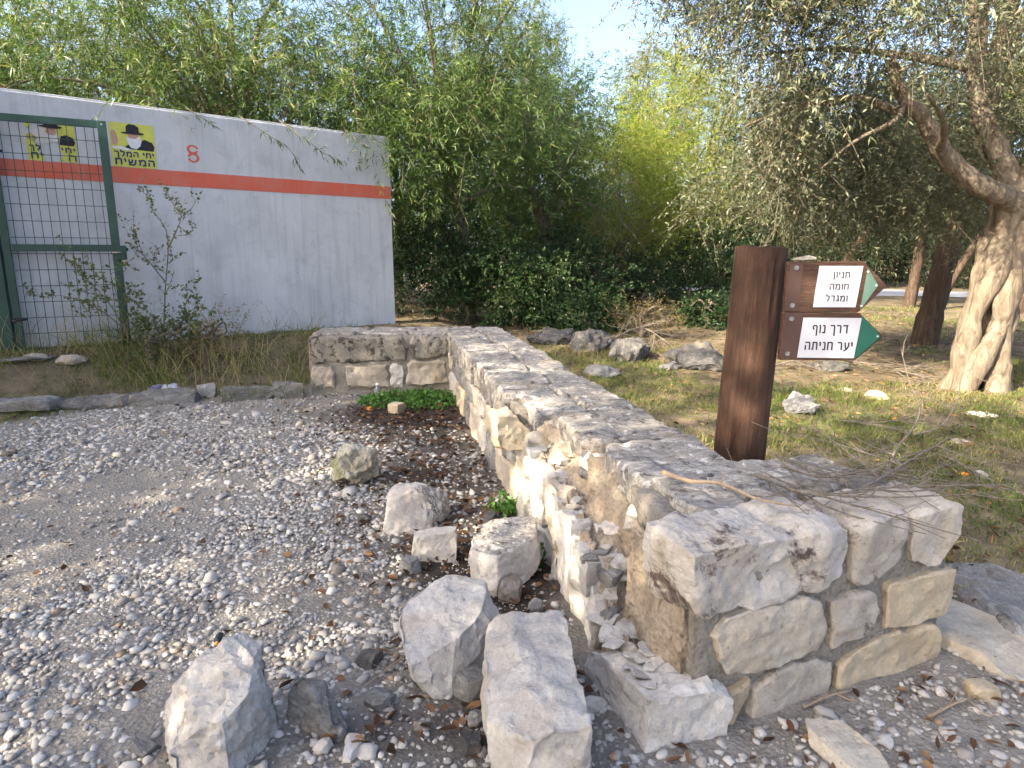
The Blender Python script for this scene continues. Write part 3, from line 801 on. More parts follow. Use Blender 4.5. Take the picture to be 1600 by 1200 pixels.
    for a0, a1, b0, b1 in [(.02, .5, .14, .42), (.52, 1.1, .14, .40), (1.12, 1.62, .14, .44), (.02, .42, .44, .76), (.44, 1.0, .42, .77), (1.02, 1.62, .46, .76)]:
        stone(quad(a0, a1, b0, b1, .02), .1, fr_fartop, M['weather'], relief=.012, n=44)
    fr_fe = ((*(FA + FD * 1.62), 0), A3(FN), Z3, A3(FD))
    for a0, a1, b0, b1 in [(.18, .74, .3, .59), (.05, .4, -.1, .28), (.42, .74, -.1, .28)]: stone(quad(a0, a1, b0, b1, .02), .1, fr_fe, M['lichen'], relief=.02)
    return root
build_stone_wall()

# ------------------------------------------------------------------ concrete wall with stripe
LETTERS = {  # strokes in a box 1 high, baseline 0; width given first
    'א': (.8, []),
    'ג': (.5, [[(.10, .95), (.32, .95), (.36, .5), (.44, .02)], [(.36, .42), (.08, .02)]]),
    'ד': (.72, [[(.04, .93), (.70, .93)], [(.56, .93), (.56, 0)]]),
    'ה': (.74, [[(.06, .93), (.60, .93), (.66, .80), (.66, 0)], [(.12, .58), (.12, 0)]]),
    'ו': (.26, [[(.02, .93), (.14, .93), (.18, .8), (.18, 0)]]),
    'ח': (.74, [[(.04, .93), (.60, .93), (.66, .80), (.66, 0)], [(.12, .93), (.12, 0)]]),
    'י': (.26, [[(.02, .93), (.14, .93), (.18, .8), (.16, .48)]]),
    'ך': (.66, [[(.04, .93), (.50, .93), (.58, .80), (.58, -.32)]]),
    'ל': (.64, [[(.12, 1.32), (.12, .93), (.50, .93), (.57, .80), (.52, .45), (.26, .0)]]),
    'מ': (.80, [[(.04, .96), (.20, .62), (.10, 0)], [(.17, .70), (.34, .90), (.56, .93), (.70, .80), (.72, .30), (.70, .06), (.42, .06)]]),
    'ן': (.26, [[(.02, .93), (.14, .93), (.18, .8), (.18, -.32)]]),
    'נ': (.46, [[(.08, .93), (.28, .93), (.36, .80), (.36, .07), (.04, .07)]]),
    'ע': (.74, [[(.14, .96), (.24, .5), (.34, .12)], [(.66, .96), (.64, .5), (.46, .16), (.06, -.10)]]),
    'ף': (.70, [[(.14, .50), (.30, .48)], [(.14, .50), (.12, .78), (.24, .93), (.48, .93), (.60, .80), (.60, -.32)]]),
    'ר': (.66, [[(.04, .93), (.48, .93), (.56, .80), (.56, 0)]]),
    'ש': (.92, [[(.10, .96), (.16, .07), (.56, .07), (.74, .25), (.82, .96)], [(.46, .96), (.44, .50), (.16, .36)]]),
    'ת': (.78, [[(.10, .93), (.60, .93), (.68, .80), (.68, 0)], [(.20, .90), (.18, .10), (.02, .06)]]),
}
def letters(body, height, mat, depth, width, parent, loc, weight=.15):
    """block lettering from strokes, right to left, fitted to letter height and line width; every letter a part; loc = lower middle"""
    x = 0; items = []
    for ch in body[::-1]:
        if ch == ' ': x += .42; continue
        w, st = LETTERS[ch]; items.append((x, st)); x += w + .17
    x -= .17; k = width / x
    for x0, st in items:
        b = MB(); lift = 0
        for q in st:
            Q = np.array(q) * np.array([k, height]); h = weight * height / 2; L = []; Rr = []
            for i in range(len(Q)):                              # mitred ribbon
                d0 = Q[i] - Q[i - 1] if i else Q[1] - Q[0]; d1 = Q[i + 1] - Q[i] if i < len(Q) - 1 else d0
                d0 = d0 / np.linalg.norm(d0); d1 = d1 / np.linalg.norm(d1); t = d0 + d1; t /= np.linalg.norm(t) + 1e-9; nn = np.array([-t[1], t[0]])
                m = h / max(.5, nn @ np.array([-d0[1], d0[0]])); L.append(Q[i] + nn * m); Rr.append(Q[i] - nn * m)
            pts = L + Rr[::-1]; n = len(L); lift += .00006; N = 2 * n
            V = [(p[0], p[1], depth + lift) for p in pts] + [(p[0], p[1], -depth) for p in pts]
            b.add(V, [(i, i + 1, N - 2 - i, N - 1 - i) for i in range(n - 1)] + [(i, i + N, (i + 1) % N + N, (i + 1) % N) for i in range(N)])
        o = obj('letter', b.mesh('letter', mat), parent, (loc[0] - width / 2 + x0 * k, loc[1], loc[2])); o.rotation_euler = (math.pi / 2, 0, 0)
def ring_numeral(name, w, h, t, mat):
    """stencilled figure of two open loops"""
    b = MB()
    for cy_, ry, a0, a1 in ((.74, .25, .15, 5.9), (.27, .27, -2.95, 2.95)):
        A = np.linspace(a0, a1, 22); V = []
        for a in A:
            for r in (1, 1 - t):
                V.append((w / 2 * r * math.cos(a), h * (cy_ + ry * (1 - (1 - r) * .8) * math.sin(a)), .001 + .0002 * (cy_ > .5)))
        b.add(V, [(2 * i, 2 * i + 2, 2 * i + 3, 2 * i + 1) for i in range(21)])
    b.box((0, h * .5, .0002), (w * .34, h * .045, .0006))
    return b.mesh(name, mat)

WZ0, WZ1 = -.2, 3.31
def cw(s, z, out=0.): return np.array([*(WALL_A + WD * s + WN * out), z])
WLEN = float(np.linalg.norm(WALL_B - WALL_A))
WALL_ANG = math.atan2(WD[1], WD[0])
WROT = Matrix.Rotation(WALL_ANG, 4, 'Z')
def build_concrete_wall():
    root = empty('concrete_wall', (WALL_A[0], WALL_A[1], 0), 'tall whitewashed concrete wall with red stripe behind the green gate', 'wall')
    root.rotation_euler.z = WALL_ANG
    b = MB(); b.box((WLEN / 2, .15, (WZ0 + WZ1) / 2), (WLEN / 2, .15, (WZ1 - WZ0) / 2))
    obj('panel', b.mesh('panel', M['concrete'], bevel=.008), root)
    b = MB(); b.box((WLEN / 2, -.001, 2.485), (WLEN / 2 - .004, .004, .095)); obj('red_stripe', b.mesh('red_stripe', M['red']), root)
    b = MB(); b.box((WLEN / 2 - .01, .15, WZ1 + .012), (WLEN / 2 - .03, .135, .012)); obj('coping', b.mesh('coping', M['concrete'], bevel=.005), root)
    me = ring_numeral('painted_numeral', .145, .225, .46, M['red'])
    o = obj('painted_numeral', me, root); o.rotation_euler = (math.pi / 2, 0, 0)
    s = s_at(305); o.location = (s, -.003, 2.70)
    return root
def s_at(px):
    """distance along the concrete wall where the vertical through a photo column meets it (near stripe height)"""
    best = None
    for s in np.linspace(0, WLEN, 2000):
        p = cw(s, 2.5); z = p[2] - CAM_H; d = p[1] * math.cos(PITCH) - z * math.sin(PITCH)
        e = abs(800 + 1000 * p[0] / d - px)
        if best is None or e < best[0]: best = (e, s)
    return best[1]
build_concrete_wall()

def build_poster(name, label, s0, s1, z0, z1, torn):
    """paper poster: yellow field, man in a black hat raising a hand, two lines of lettering"""
    w = s1 - s0; h = z1 - z0
    root = empty(name, tuple(cw(s0, z0, .0065)), label, 'poster'); root.rotation_euler.z = WALL_ANG
    def poly(nm, pts, mat, lift):
        n = len(pts)
        V = [(x * w, -lift, y * h) for x, y in pts] + [(x * w, -lift + .0022, y * h) for x, y in pts]
        b = MB(); b.add(V, [tuple(range(n)), tuple(range(2 * n - 1, n - 1, -1))] + [(i, i + n, (i + 1) % n + n, (i + 1) % n) for i in range(n)])
        return obj(nm, b.mesh(nm, mat), root)
    def ell(cx, cy, rx, ry, n=18): return [(cx + rx * math.cos(6.2832 * i / n), cy + ry * math.sin(6.2832 * i / n)) for i in range(n)]
    if not torn:
        poly('sheet', [(0, 0), (1, 0), (1, 1), (.5, 1.005), (0, 1)], M['yellow'], .0)
        poly('jacket', [(.27, .42), (.95, .40), (.99, .50), (.94, .60), (.78, .66), (.66, .62), (.5, .56), (.36, .50)], M['black'], .002)
        poly('shirt', [(.03, .45), (.22, .47), (.48, .40), (.36, .38), (.05, .41)], M['beard'], .0042)
        poly('hand', [(.05, .50), (.14, .49), (.17, .60), (.15, .72), (.12, .80), (.05, .84), (.02, .76), (.03, .62)], M['skin'], .0042)
        poly('face', ell(.52, .685, .125, .13), M['skin'], .0064)
        poly('beard', [(.36, .70), (.45, .66), (.55, .655), (.66, .72), (.70, .62), (.66, .50), (.56, .42), (.44, .45), (.37, .56)], M['beard'], .0086)
        poly('hat', [(.24, .79), (.36, .80), (.37, .93), (.44, .985), (.56, .98), (.65, .93), (.66, .81), (.77, .80), (.74, .765), (.5, .755), (.28, .765)], M['black'], .0108)
        for line, z, hh in (('יחי המלך', .235, .115), ('המשיח', .045, .14)):
            letters(line, hh * h, M['navy'], .0008, .90 * w, root, (.5 * w, -.0034, z * h), .26)
    else:
        poly('sheet', [(.0, .0), (.30, -.01), (.33, .10), (.22, .2), (.26, .34), (.16, .42), (.24, .55), (.1, .66), (.0, .62)], M['yellow'], .0)
        poly('sheet', [(.62, .03), (1, 0), (1, 1), (.55, 1), (.5, .9), (.64, .78), (.58, .6), (.68, .48), (.66, .3), (.72, .16)], M['yellow'], .0)
        poly('sheet', [(.02, .8), (.1, .78), (.16, .92), (.14, 1), (.02, 1)], M['yellow'], .0)
        poly('paper_backing', [(.1, .45), (.3, .42), (.62, .5), (.6, .62), (.46, .72), (.5, .86), (.3, .84), (.16, .68)], M['paper'], .0)
        poly('jacket', [(.66, .42), (.95, .41), (.99, .5), (.95, .62), (.8, .67), (.7, .63)], M['black'], .0024)
        poly('face', [(.4, .72), (.46, .64), (.58, .62), (.62, .72), (.58, .82), (.44, .82)], M['skin'], .0024)
        poly('beard', [(.44, .66), (.56, .63), (.66, .7), (.68, .58), (.6, .47), (.5, .53)], M['beard'], .0046)
        poly('hat', [(.26, .86), (.38, .87), (.42, .98), (.62, .98), (.68, .87), (.76, .86), (.72, .82), (.5, .8), (.3, .83)], M['black'], .0068)
        poly('hand', [(.03, .5), (.1, .5), (.12, .58), (.06, .63), (.02, .58)], M['skin'], .0024)
        for line, x0, x1, z, hh in (('לך', .04, .27, .245, .115), ('יחי', .68, .97, .235, .115), ('יח', .06, .30, .045, .14), ('ה', .80, .98, .035, .14)):
            letters(line, hh * h, M['navy'], .0008, (x1 - x0) * w, root, ((x0 + x1) / 2 * w, -.0034, z * h), .26)
    return root
build_poster('poster', 'whole yellow poster of a bearded man in black hat, right of the gate', s_at(178), s_at(247), 2.585, 3.10, False)
build_poster('poster', 'torn yellow poster with its middle missing, behind the gate mesh', s_at(46), s_at(124), 2.585, 3.04, True)

# ------------------------------------------------------------------ gate
def build_gate():
    A = und(34, 540, 7.42); B = und(199, 535, 7.9)
    d = (B - A)[:2]; w = float(np.linalg.norm(d)); d /= w
    ang = math.atan2(d[1], d[0])
    zb = .36; H = 2.68
    root = empty('gate', (A[0], A[1], zb), 'dark green steel gate with wire mesh, in front of the concrete wall', 'gate')
    root.rotation_euler.z = ang
    b = MB(); b.box((0, 0, H / 2), (.035, .025, H / 2)); obj('stile', b.mesh('stile', M['green_metal'], bevel=.004), root)
    b = MB(); b.box((w, 0, H / 2), (.045, .025, H / 2)); obj('stile', b.mesh('stile', M['green_metal'], bevel=.004), root)
    for z, hh in ((H - .04, .04), (H * .46, .04), (.05, .035)):
        b = MB(); b.box((w / 2, 0, z), (w / 2 - .045, .02, hh)); obj('rail', b.mesh('rail', M['green_metal'], bevel=.003), root)
    n = 12
    vm = MB(); vm.tube([(0, 0, .02), (0, 0, H - .06)], .0042, 5); vm = vm.mesh('upright_wire', M['wire'])
    for i in range(1, n): obj('upright_wire', vm, root, (w * i / n, .026, .02))
    hm = MB(); hm.tube([(.04, 0, 0), (w - .04, 0, 0)], .0042, 5); hm = hm.mesh('cross_wire', M['wire'])
    for i in range(1, 14): obj('cross_wire', hm, root, (0, .034, .06 + (H - .1) * i / 14))
    # lock box, latch and hinges
    b = MB(); b.box((w + .05, -.03, H * .44), (.055, .03, .085)); lk = obj('lock_box', b.mesh('lock_box', M['green_metal'], bevel=.006), root)
    b = MB(); b.tube([(w + .05, -.06, H * .44), (w + .05, -.1, H * .44), (w - .05, -.1, H * .44)], .011, 8); obj('handle', b.mesh('handle', M['steel'], True), lk)
    b = MB(); b.box((w + .075, 0, H * .455), (.05, .018, .02)); obj('latch', b.mesh('latch', M['green_metal'], bevel=.003), root)
    for z in (.42, H - .4):
        b = MB(); b.tube([(-.03, -.03, z), (.02, -.06, z), (.075, -.05, z), (.085, -.02, z), (.02, -.028, z)], .014, 8); obj('hinge', b.mesh('hinge', M['black'], True), root)
    for x, z in ((0, H - .04), (w, H - .04)):
        b = MB(); b.tube([(x, -.03, z), (x, -.022, z)], .012, 8); obj('bolt', b.mesh('bolt', M['steel']), root)
    # fixed post that carries it
    p = A[:2] - d * .135
    post = empty('gate_post', (p[0], p[1], .3), 'thick dark green steel post carrying the gate at left edge', 'post'); post.rotation_euler.z = ang
    b = MB(); b.box((0, .02, 1.37), (.075, .06, 1.4)); obj('shaft', b.mesh('shaft', M['green_metal'], bevel=.008), post)
    b = MB(); b.box((0, .02, 2.785), (.082, .067, .012)); obj('cap', b.mesh('cap', M['green_metal'], bevel=.004), post)
    b = MB(); b.tube([(.075, .0, .45), (.09, -.03, .45), (.12, -.03, .45)], .012, 8); obj('hinge_pin', b.mesh('hinge_pin', M['black'], True), post)
build_gate()
# rusty bent rebar over the wall top at the left edge
p = cw(s_at(3), WZ1, -.12)
b = MB(); b.tube(spline([(-.26, 0, -.35), (-.25, 0, .05), (-.18, .02, .17), (-.05, .03, .2), (.06, .02, .12), (.11, 0, -.05), (.12, 0, -.3)], 6), .026, 10)
o = obj('bent_pipe', b.mesh('bent_pipe', M['rust'], True), None, tuple(p)); o.rotation_euler.z = WALL_ANG
tag(o, 'rusty bent iron pipe hooked over the concrete wall top at left edge', 'pipe')

# ------------------------------------------------------------------ signpost
def build_sign():
    base = np.array([1.10, 3.03, gz(1.1, 3.03) - .15])
    root = empty('signpost', tuple(base), 'brown round timber signpost with two arrow boards behind the stone wall', 'signpost')
    root.rotation_euler.y = R(1.9)
    Hh = 1.54 - base[2]
    n, m = 40, 46
    V = []; F = []
    for i in range(m + 1):
        z = Hh * i / m
        for k in range(n):
            a = 2 * math.pi * k / n
            r = .122 - .006 * i / m
            crack = 0
            for ca, w_, dp in ((-1.25, .05, .024), (-.55, .045, .018), (-2.2, .05, .018), (-1.72, .035, .014), (-.95, .03, .012), (2.2, .05, .02), (.5, .04, .015)):
                da = (a - ca - .10 * math.sin(z * 3 + ca) + math.pi) % (2 * math.pi) - math.pi
                crack += dp * math.exp(-(da / w_) ** 2) * smooth(.2, .9, .55 + mnoise.noise(Vector((ca * 7, 0, z * 1.4))))
            r += .006 * mnoise.noise(Vector((math.cos(a) * 2.2, math.sin(a) * 2.2, z * 1.6))) + .0035 * mnoise.noise(Vector((math.cos(a) * 9, math.sin(a) * 9, z * 3))) - crack
            zz = z + (.012 * mnoise.noise(Vector((math.cos(a) * 3, math.sin(a) * 3, 5))) if i == m else 0)
            V.append((r * math.cos(a), r * math.sin(a), zz))
    for i in range(m):
        for k in range(n): F.append((i * n + k, i * n + (k + 1) % n, (i + 1) * n + (k + 1) % n, (i + 1) * n + k))
    c = len(V); V.append((0, 0, Hh + .004)); T = [(m * n + k, m * n + (k + 1) % n, c) for k in range(n)]
    me = np_mesh('post', V, [np.array(F), np.array(T)], M['post'], smooth=True); me.set_sharp_from_angle(angle=R(40))
    obj('post', me, root)
    for (nm, L, Hb, z, x0, pr, lines, ts, kind, lab) in [
        ('arrow_board', .445, .225, 1.255, .085, (.125, .345 - .02, .022, .205), ['חניון', 'חומה', 'ומגדל'], .048, 0, 'upper weathered wooden arrow board with small white plate and faded green triangle'),
        ('arrow_board', .455, .2175, 1.036, .088, (.078, .345, .012, .195), ['דרך נוף', 'יער חניתה'], .062, 1, 'lower arrow board with large white plate and deep green tip')]:
        t = .016
        pts = [(0, 0), (L - .115, 0), (L, Hb * .52), (L - .115, Hb), (0, Hb)]
        b = MB(); b.add([(x, -t, q) for x, q in pts] + [(x, t, q) for x, q in pts], [(0, 1, 2, 3, 4), (9, 8, 7, 6, 5)] + [(i, i + 5, (i + 1) % 5 + 5, (i + 1) % 5) for i in range(5)])
        bo = obj(nm, b.mesh(nm, M['board'], bevel=.003), root, (x0, -.112, z - base[2])); bo['label'] = lab
        bo.rotation_euler.y = R(-2.0 if kind == 0 else -1.6)
        bo.rotation_euler.z = R(-2)
        x1, x2, z1, z2 = pr
        def part(n_, q, mat, y0, th=.0015):
            k = len(q); bb = MB(); bb.add([(x, -y0 - th, zz) for x, zz in q] + [(x, -y0, zz) for x, zz in q], [tuple(range(k)), tuple(range(2 * k - 1, k - 1, -1))] + [(i, i + k, (i + 1) % k + k, (i + 1) % k) for i in range(k)])
            return obj(n_, bb.mesh(n_, mat), bo)
        sk = .012
        part('white_plate', [(x1, z1), (x2 - sk, z1), (x2 + .004, z2), (x1 + sk, z2)], M['plate'], t + .001, .003)
        if kind == 0:
            part('fixing_strip', [(.004, .006), (.062, .006), (.068, Hb - .006), (.008, Hb - .006)], M['sign_brown'], t + .0005, .002)
            part('arrow_panel', [(L - .11, .012), (L - .042, Hb * .53), (L - .095, Hb - .03)], M['sign_pale'], t + .001, .003)
            for q in ((L - .107, .028), (L - .052, Hb * .53), (L - .093, Hb - .045)):
                bb = MB(); bb.tube([(q[0], -t - .008, q[1]), (q[0], -t, q[1])], .0045, 8); obj('rivet', bb.mesh('rivet', M['plate']), bo)
        else:
            part('fixing_strip', [(.004, .006), (x1 - .002, .006), (x1 + .008, Hb - .006), (.008, Hb - .006)], M['sign_brown'], t + .0005, .002)
            part('arrow_panel', [(x2 - .010, .008), (L - .012, Hb * .52), (x2 + .006, Hb - .012)], M['sign_green'], t + .001, .0035)
            bb = MB(); q = (L - .028, Hb * .52); bb.tube([(q[0], -t - .009, q[1]), (q[0], -t, q[1])], .0045, 8); obj('rivet', bb.mesh('rivet', M['plate']), bo)
        for q in ((.032, .03), (.037, Hb - .028)):
            bb = MB(); bb.tube([(q[0], -t - .007, q[1]), (q[0], -t - .001, q[1])], .0105, 12); bb.tube([(q[0], -t - .011, q[1]), (q[0], -t - .007, q[1])], .005, 6); obj('bolt', bb.mesh('bolt', M['steel']), bo)
        cx = (x1 + x2) / 2; n_ = len(lines)
        for i, l in enumerate(lines):
            wid = {'חניון': .072, 'חומה': .084, 'ומגדל': .096, 'דרך נוף': .160, 'יער חניתה': .215}[l]
            hh = .026 if kind == 0 else .037
            pitch = (z2 - z1) / (n_ + .5)
            lo = (z1 + z2) / 2 + ((n_ - 1) / 2 - i) * pitch - hh / 2 + (.004 if l.endswith('ף') else 0)
            cx_ = (x1 + x2) / 2 + .002 if kind else x2 - .052 - wid / 2
            letters(l, hh, M['ink'], .0004, wid, bo, (cx_, -t - .0046, lo), .17)
    return root, base
build_sign()
# flat stone lying on the upper board
me = rock_mesh('flat_stone', [(-.055, -.014, 0), (.05, -.016, 0), (.055, .014, 0), (-.05, .014, 0), (-.05, -.008, .008), (.02, -.012, .024), (.052, -.008, .02), (.05, .01, .02), (-.02, .01, .014)], 77, M['cream'], .008, .003, .004, 20)
o = obj('flat_stone', me, None, (1.305, 2.915, 1.4835)); o.rotation_euler.y = R(-1)
tag(o, 'small flat pale stone lying on top of the upper sign board', 'stone')

# ------------------------------------------------------------------ vegetation helpers
def unit(a): return a / (np.linalg.norm(a, axis=-1, keepdims=True) + 1e-9)

def leaves_np(P, D, L, W, tint, rng, sag=.12, tri=False):
    """one folded leaf blade (two triangles' worth of quad) for every row"""
    n = len(P)
    rnd = unit(rng.normal(size=(n, 3)))
    S = unit(np.cross(D, rnd)); N = np.cross(S, D)
    L = L[:, None]; W = W[:, None]
    mid = P + D * L * .48 + N * W * .22
    tip = P + D * L - np.array([0, 0, 1.]) * L * sag
    if tri:                                                  # far leaves: one triangle each
        V = np.stack([P - S * W * .4, P + S * W * .6 + D * L * .3, tip], 1).reshape(-1, 3)
        return V, np.arange(n * 3).reshape(n, 3), np.repeat(tint, 3)
    V = np.stack([P, mid + S * W * .5, tip, mid - S * W * .5], 1).reshape(-1, 3)
    F = np.arange(n * 4).reshape(n, 4)
    return V, F, np.repeat(tint, 4)

def foliage(seed, clumps, per=14, slen=.5, nleaf=14, leaf=(.07, .014), droop=.35, up=.2, spread=.9, tint=(.35, .22), dry=0.0, dirs=None, keep=None, tri=False):
    """shoots spring from every clump and carry leaves; returns leaf mesh arrays and shoot paths"""
    rng = np.random.default_rng(seed)
    C = np.array([c for c, r in clumps]); Rr = np.array([r for c, r in clumps])
    k = len(C)
    ctint = np.clip(rng.normal(tint[0], tint[1], k), 0, .93)
    idx = np.repeat(np.arange(k), per)
    d = unit(rng.normal(size=(len(idx), 3)) + np.array([0, 0, up]))
    if dirs is not None: d = unit(d + np.asarray(dirs))
    p0 = C[idx] + d * Rr[idx, None] * rng.uniform(0, .55, len(idx))[:, None]
    ln = slen * Rr[idx] / Rr.mean() * rng.uniform(.6, 1.3, len(idx))
    if keep is not None:
        ok = keep(p0 + d * ln[:, None]); idx, d, p0, ln = idx[ok], d[ok], p0[ok], ln[ok]
    m = len(idx)
    si = np.repeat(np.arange(m), nleaf)
    t = rng.uniform(.08, 1, len(si))
    g = np.array([0, 0, -1.])
    pos = p0[si] + d[si] * (ln[si] * t)[:, None] + g * (droop * ln[si] * t * t)[:, None]
    tang = unit(d[si] + g * (2 * droop * t)[:, None])
    perp = unit(np.cross(tang, rng.normal(size=tang.shape)))
    ang = rng.uniform(.35, 1.15, len(si)) * spread
    D = unit(tang * np.cos(ang)[:, None] + perp * np.sin(ang)[:, None] + g * .18 * droop)
    L = leaf[0] * rng.uniform(.6, 1.25, len(si)); W = leaf[1] * rng.uniform(.7, 1.25, len(si))
    tt = np.clip(ctint[idx][si] + rng.normal(0, .12, len(si)), 0, .95)
    if dry: tt = np.where(rng.random(len(si)) < dry, 1.0, tt)
    V, F, T = leaves_np(pos, D, L, W, tt, rng, .10 + .15 * droop, tri)
    tm = np.array([0, .5, 1.])
    paths = p0[:, None] + d[:, None] * (ln[:, None] * tm)[..., None] + g * (droop * ln[:, None] * tm ** 2)[..., None]
    return V, F, T, paths

def twig_mesh(name, paths, r, mat):
    """thin three-sided twigs along three-point paths"""
    n = len(paths); a = np.array([[.0, 1, 0], [.87, -.5, 0], [-.87, -.5, .0]])
    V = []
    rad = [r, r * .7, r * .25]
    for k in range(3): V.append(paths[:, k, None, :] + a[None] * rad[k])
    V = np.stack(V, 1).reshape(-1, 3)                     # n,3(k),3(side)
    F = []
    for k in range(2):
        for s in range(3): F.append([k * 3 + s, k * 3 + (s + 1) % 3, k * 3 + 3 + (s + 1) % 3, k * 3 + 3 + s])
    F = (np.arange(n)[:, None, None] * 9 + np.array(F)[None]).reshape(-1, 4)
    return np_mesh(name, V, F, mat)

def ell_clumps(seed, ells, rr=(.3, .55), shell=.55):
    """clump centres in ellipsoids (centre, radii, number), more of them towards the outside"""
    rng = np.random.default_rng(seed); out = []
    for c, r, n in ells:
        d = unit(rng.normal(size=(n, 3))); q = rng.random(n) ** (1 / 3.) * (1 - shell) + shell * rng.random(n) ** .25
        lump = 1 + .22 * np.sin(d[:, 0] * 5 + c[0]) * np.sin(d[:, 1] * 4 + 1.3) + .15 * np.sin(d[:, 2] * 7)
        P = np.asarray(c) + d * (q * lump)[:, None] * np.asarray(r)
        out += [(p, rng.uniform(*rr)) for p in P]
    return out

def limb_mesh(name, paths, mat, sides=7):
    b = MB()
    for path, r in paths: 
        v, f = tube(path, r, sides if r[0] > .02 else 5, True, .04, 3); b.add(v, f)
    return b.mesh(name, mat, True)

def auto_limbs(seed, base, fork, clumps, r0, n=14, bend=.25):
    """trunk to the fork, then limbs to some of the clumps"""
    rng = np.random.default_rng(seed)
    base = np.asarray(base, float); fork = np.asarray(fork, float)
    mid = (base + fork) / 2 + rng.normal(0, .06, 3) * np.linalg.norm(fork - base) * .4
    tr = spline([base, mid, fork], 7); out = [(tr, np.linspace(r0 * 1.15, r0 * .8, len(tr)))]
    cs = [np.asarray(c) for c, r in clumps]; pick = rng.choice(len(cs), min(n, len(cs)), replace=False)
    for i in pick:
        e = cs[i]; a = fork - (fork - mid) * rng.uniform(0, .5)
        m1 = a * .6 + e * .4 + np.array([0, 0, .18 * np.linalg.norm(e - a)]) + rng.normal(0, bend * .3, 3)
        m2 = a * .25 + e * .75 + np.array([0, 0, .1 * np.linalg.norm(e - a)]) + rng.normal(0, bend * .25, 3)
        p = spline([a, m1, m2, e], 5); rr = r0 * rng.uniform(.28, .5)
        out.append((p, np.linspace(rr, rr * .15, len(p))))
    return out

def plant_tree(name, label, cat, base, fork, clumps, fol, leafmat_, barkmat, r0, seed, limbs=14, twigs=None, group=None, extra=None, local=True):
    base = np.asarray(base, float)
    root = empty(name, tuple(base), label, cat, group)
    L = auto_limbs(seed, base + np.array([0, 0, -.15]), fork, clumps, r0, limbs) if extra is None else extra
    L = [(np.asarray(p) - base, r) for p, r in L]
    obj('trunk', limb_mesh('trunk', L, barkmat), root)
    V, F, T, paths = foliage(seed, clumps, **fol)
    obj('crown', np_mesh('crown', V - base, F, leafmat_, attr=T), root)
    if twigs: obj('twigs', twig_mesh('twigs', (paths - base)[::twigs[1]], twigs[0], barkmat), root)
    return root

def copy_tree(o, loc, rz, sc, label):
    c = o.copy(); COL.objects.link(c); c.location = loc; c.rotation_euler.z = rz; c.scale = (sc, sc, sc); c['label'] = label
    for ch in o.children:
        d = ch.copy(); COL.objects.link(d); d.parent = c
    return c
def G3(x, y): return np.array([x, y, gz(x, y)])

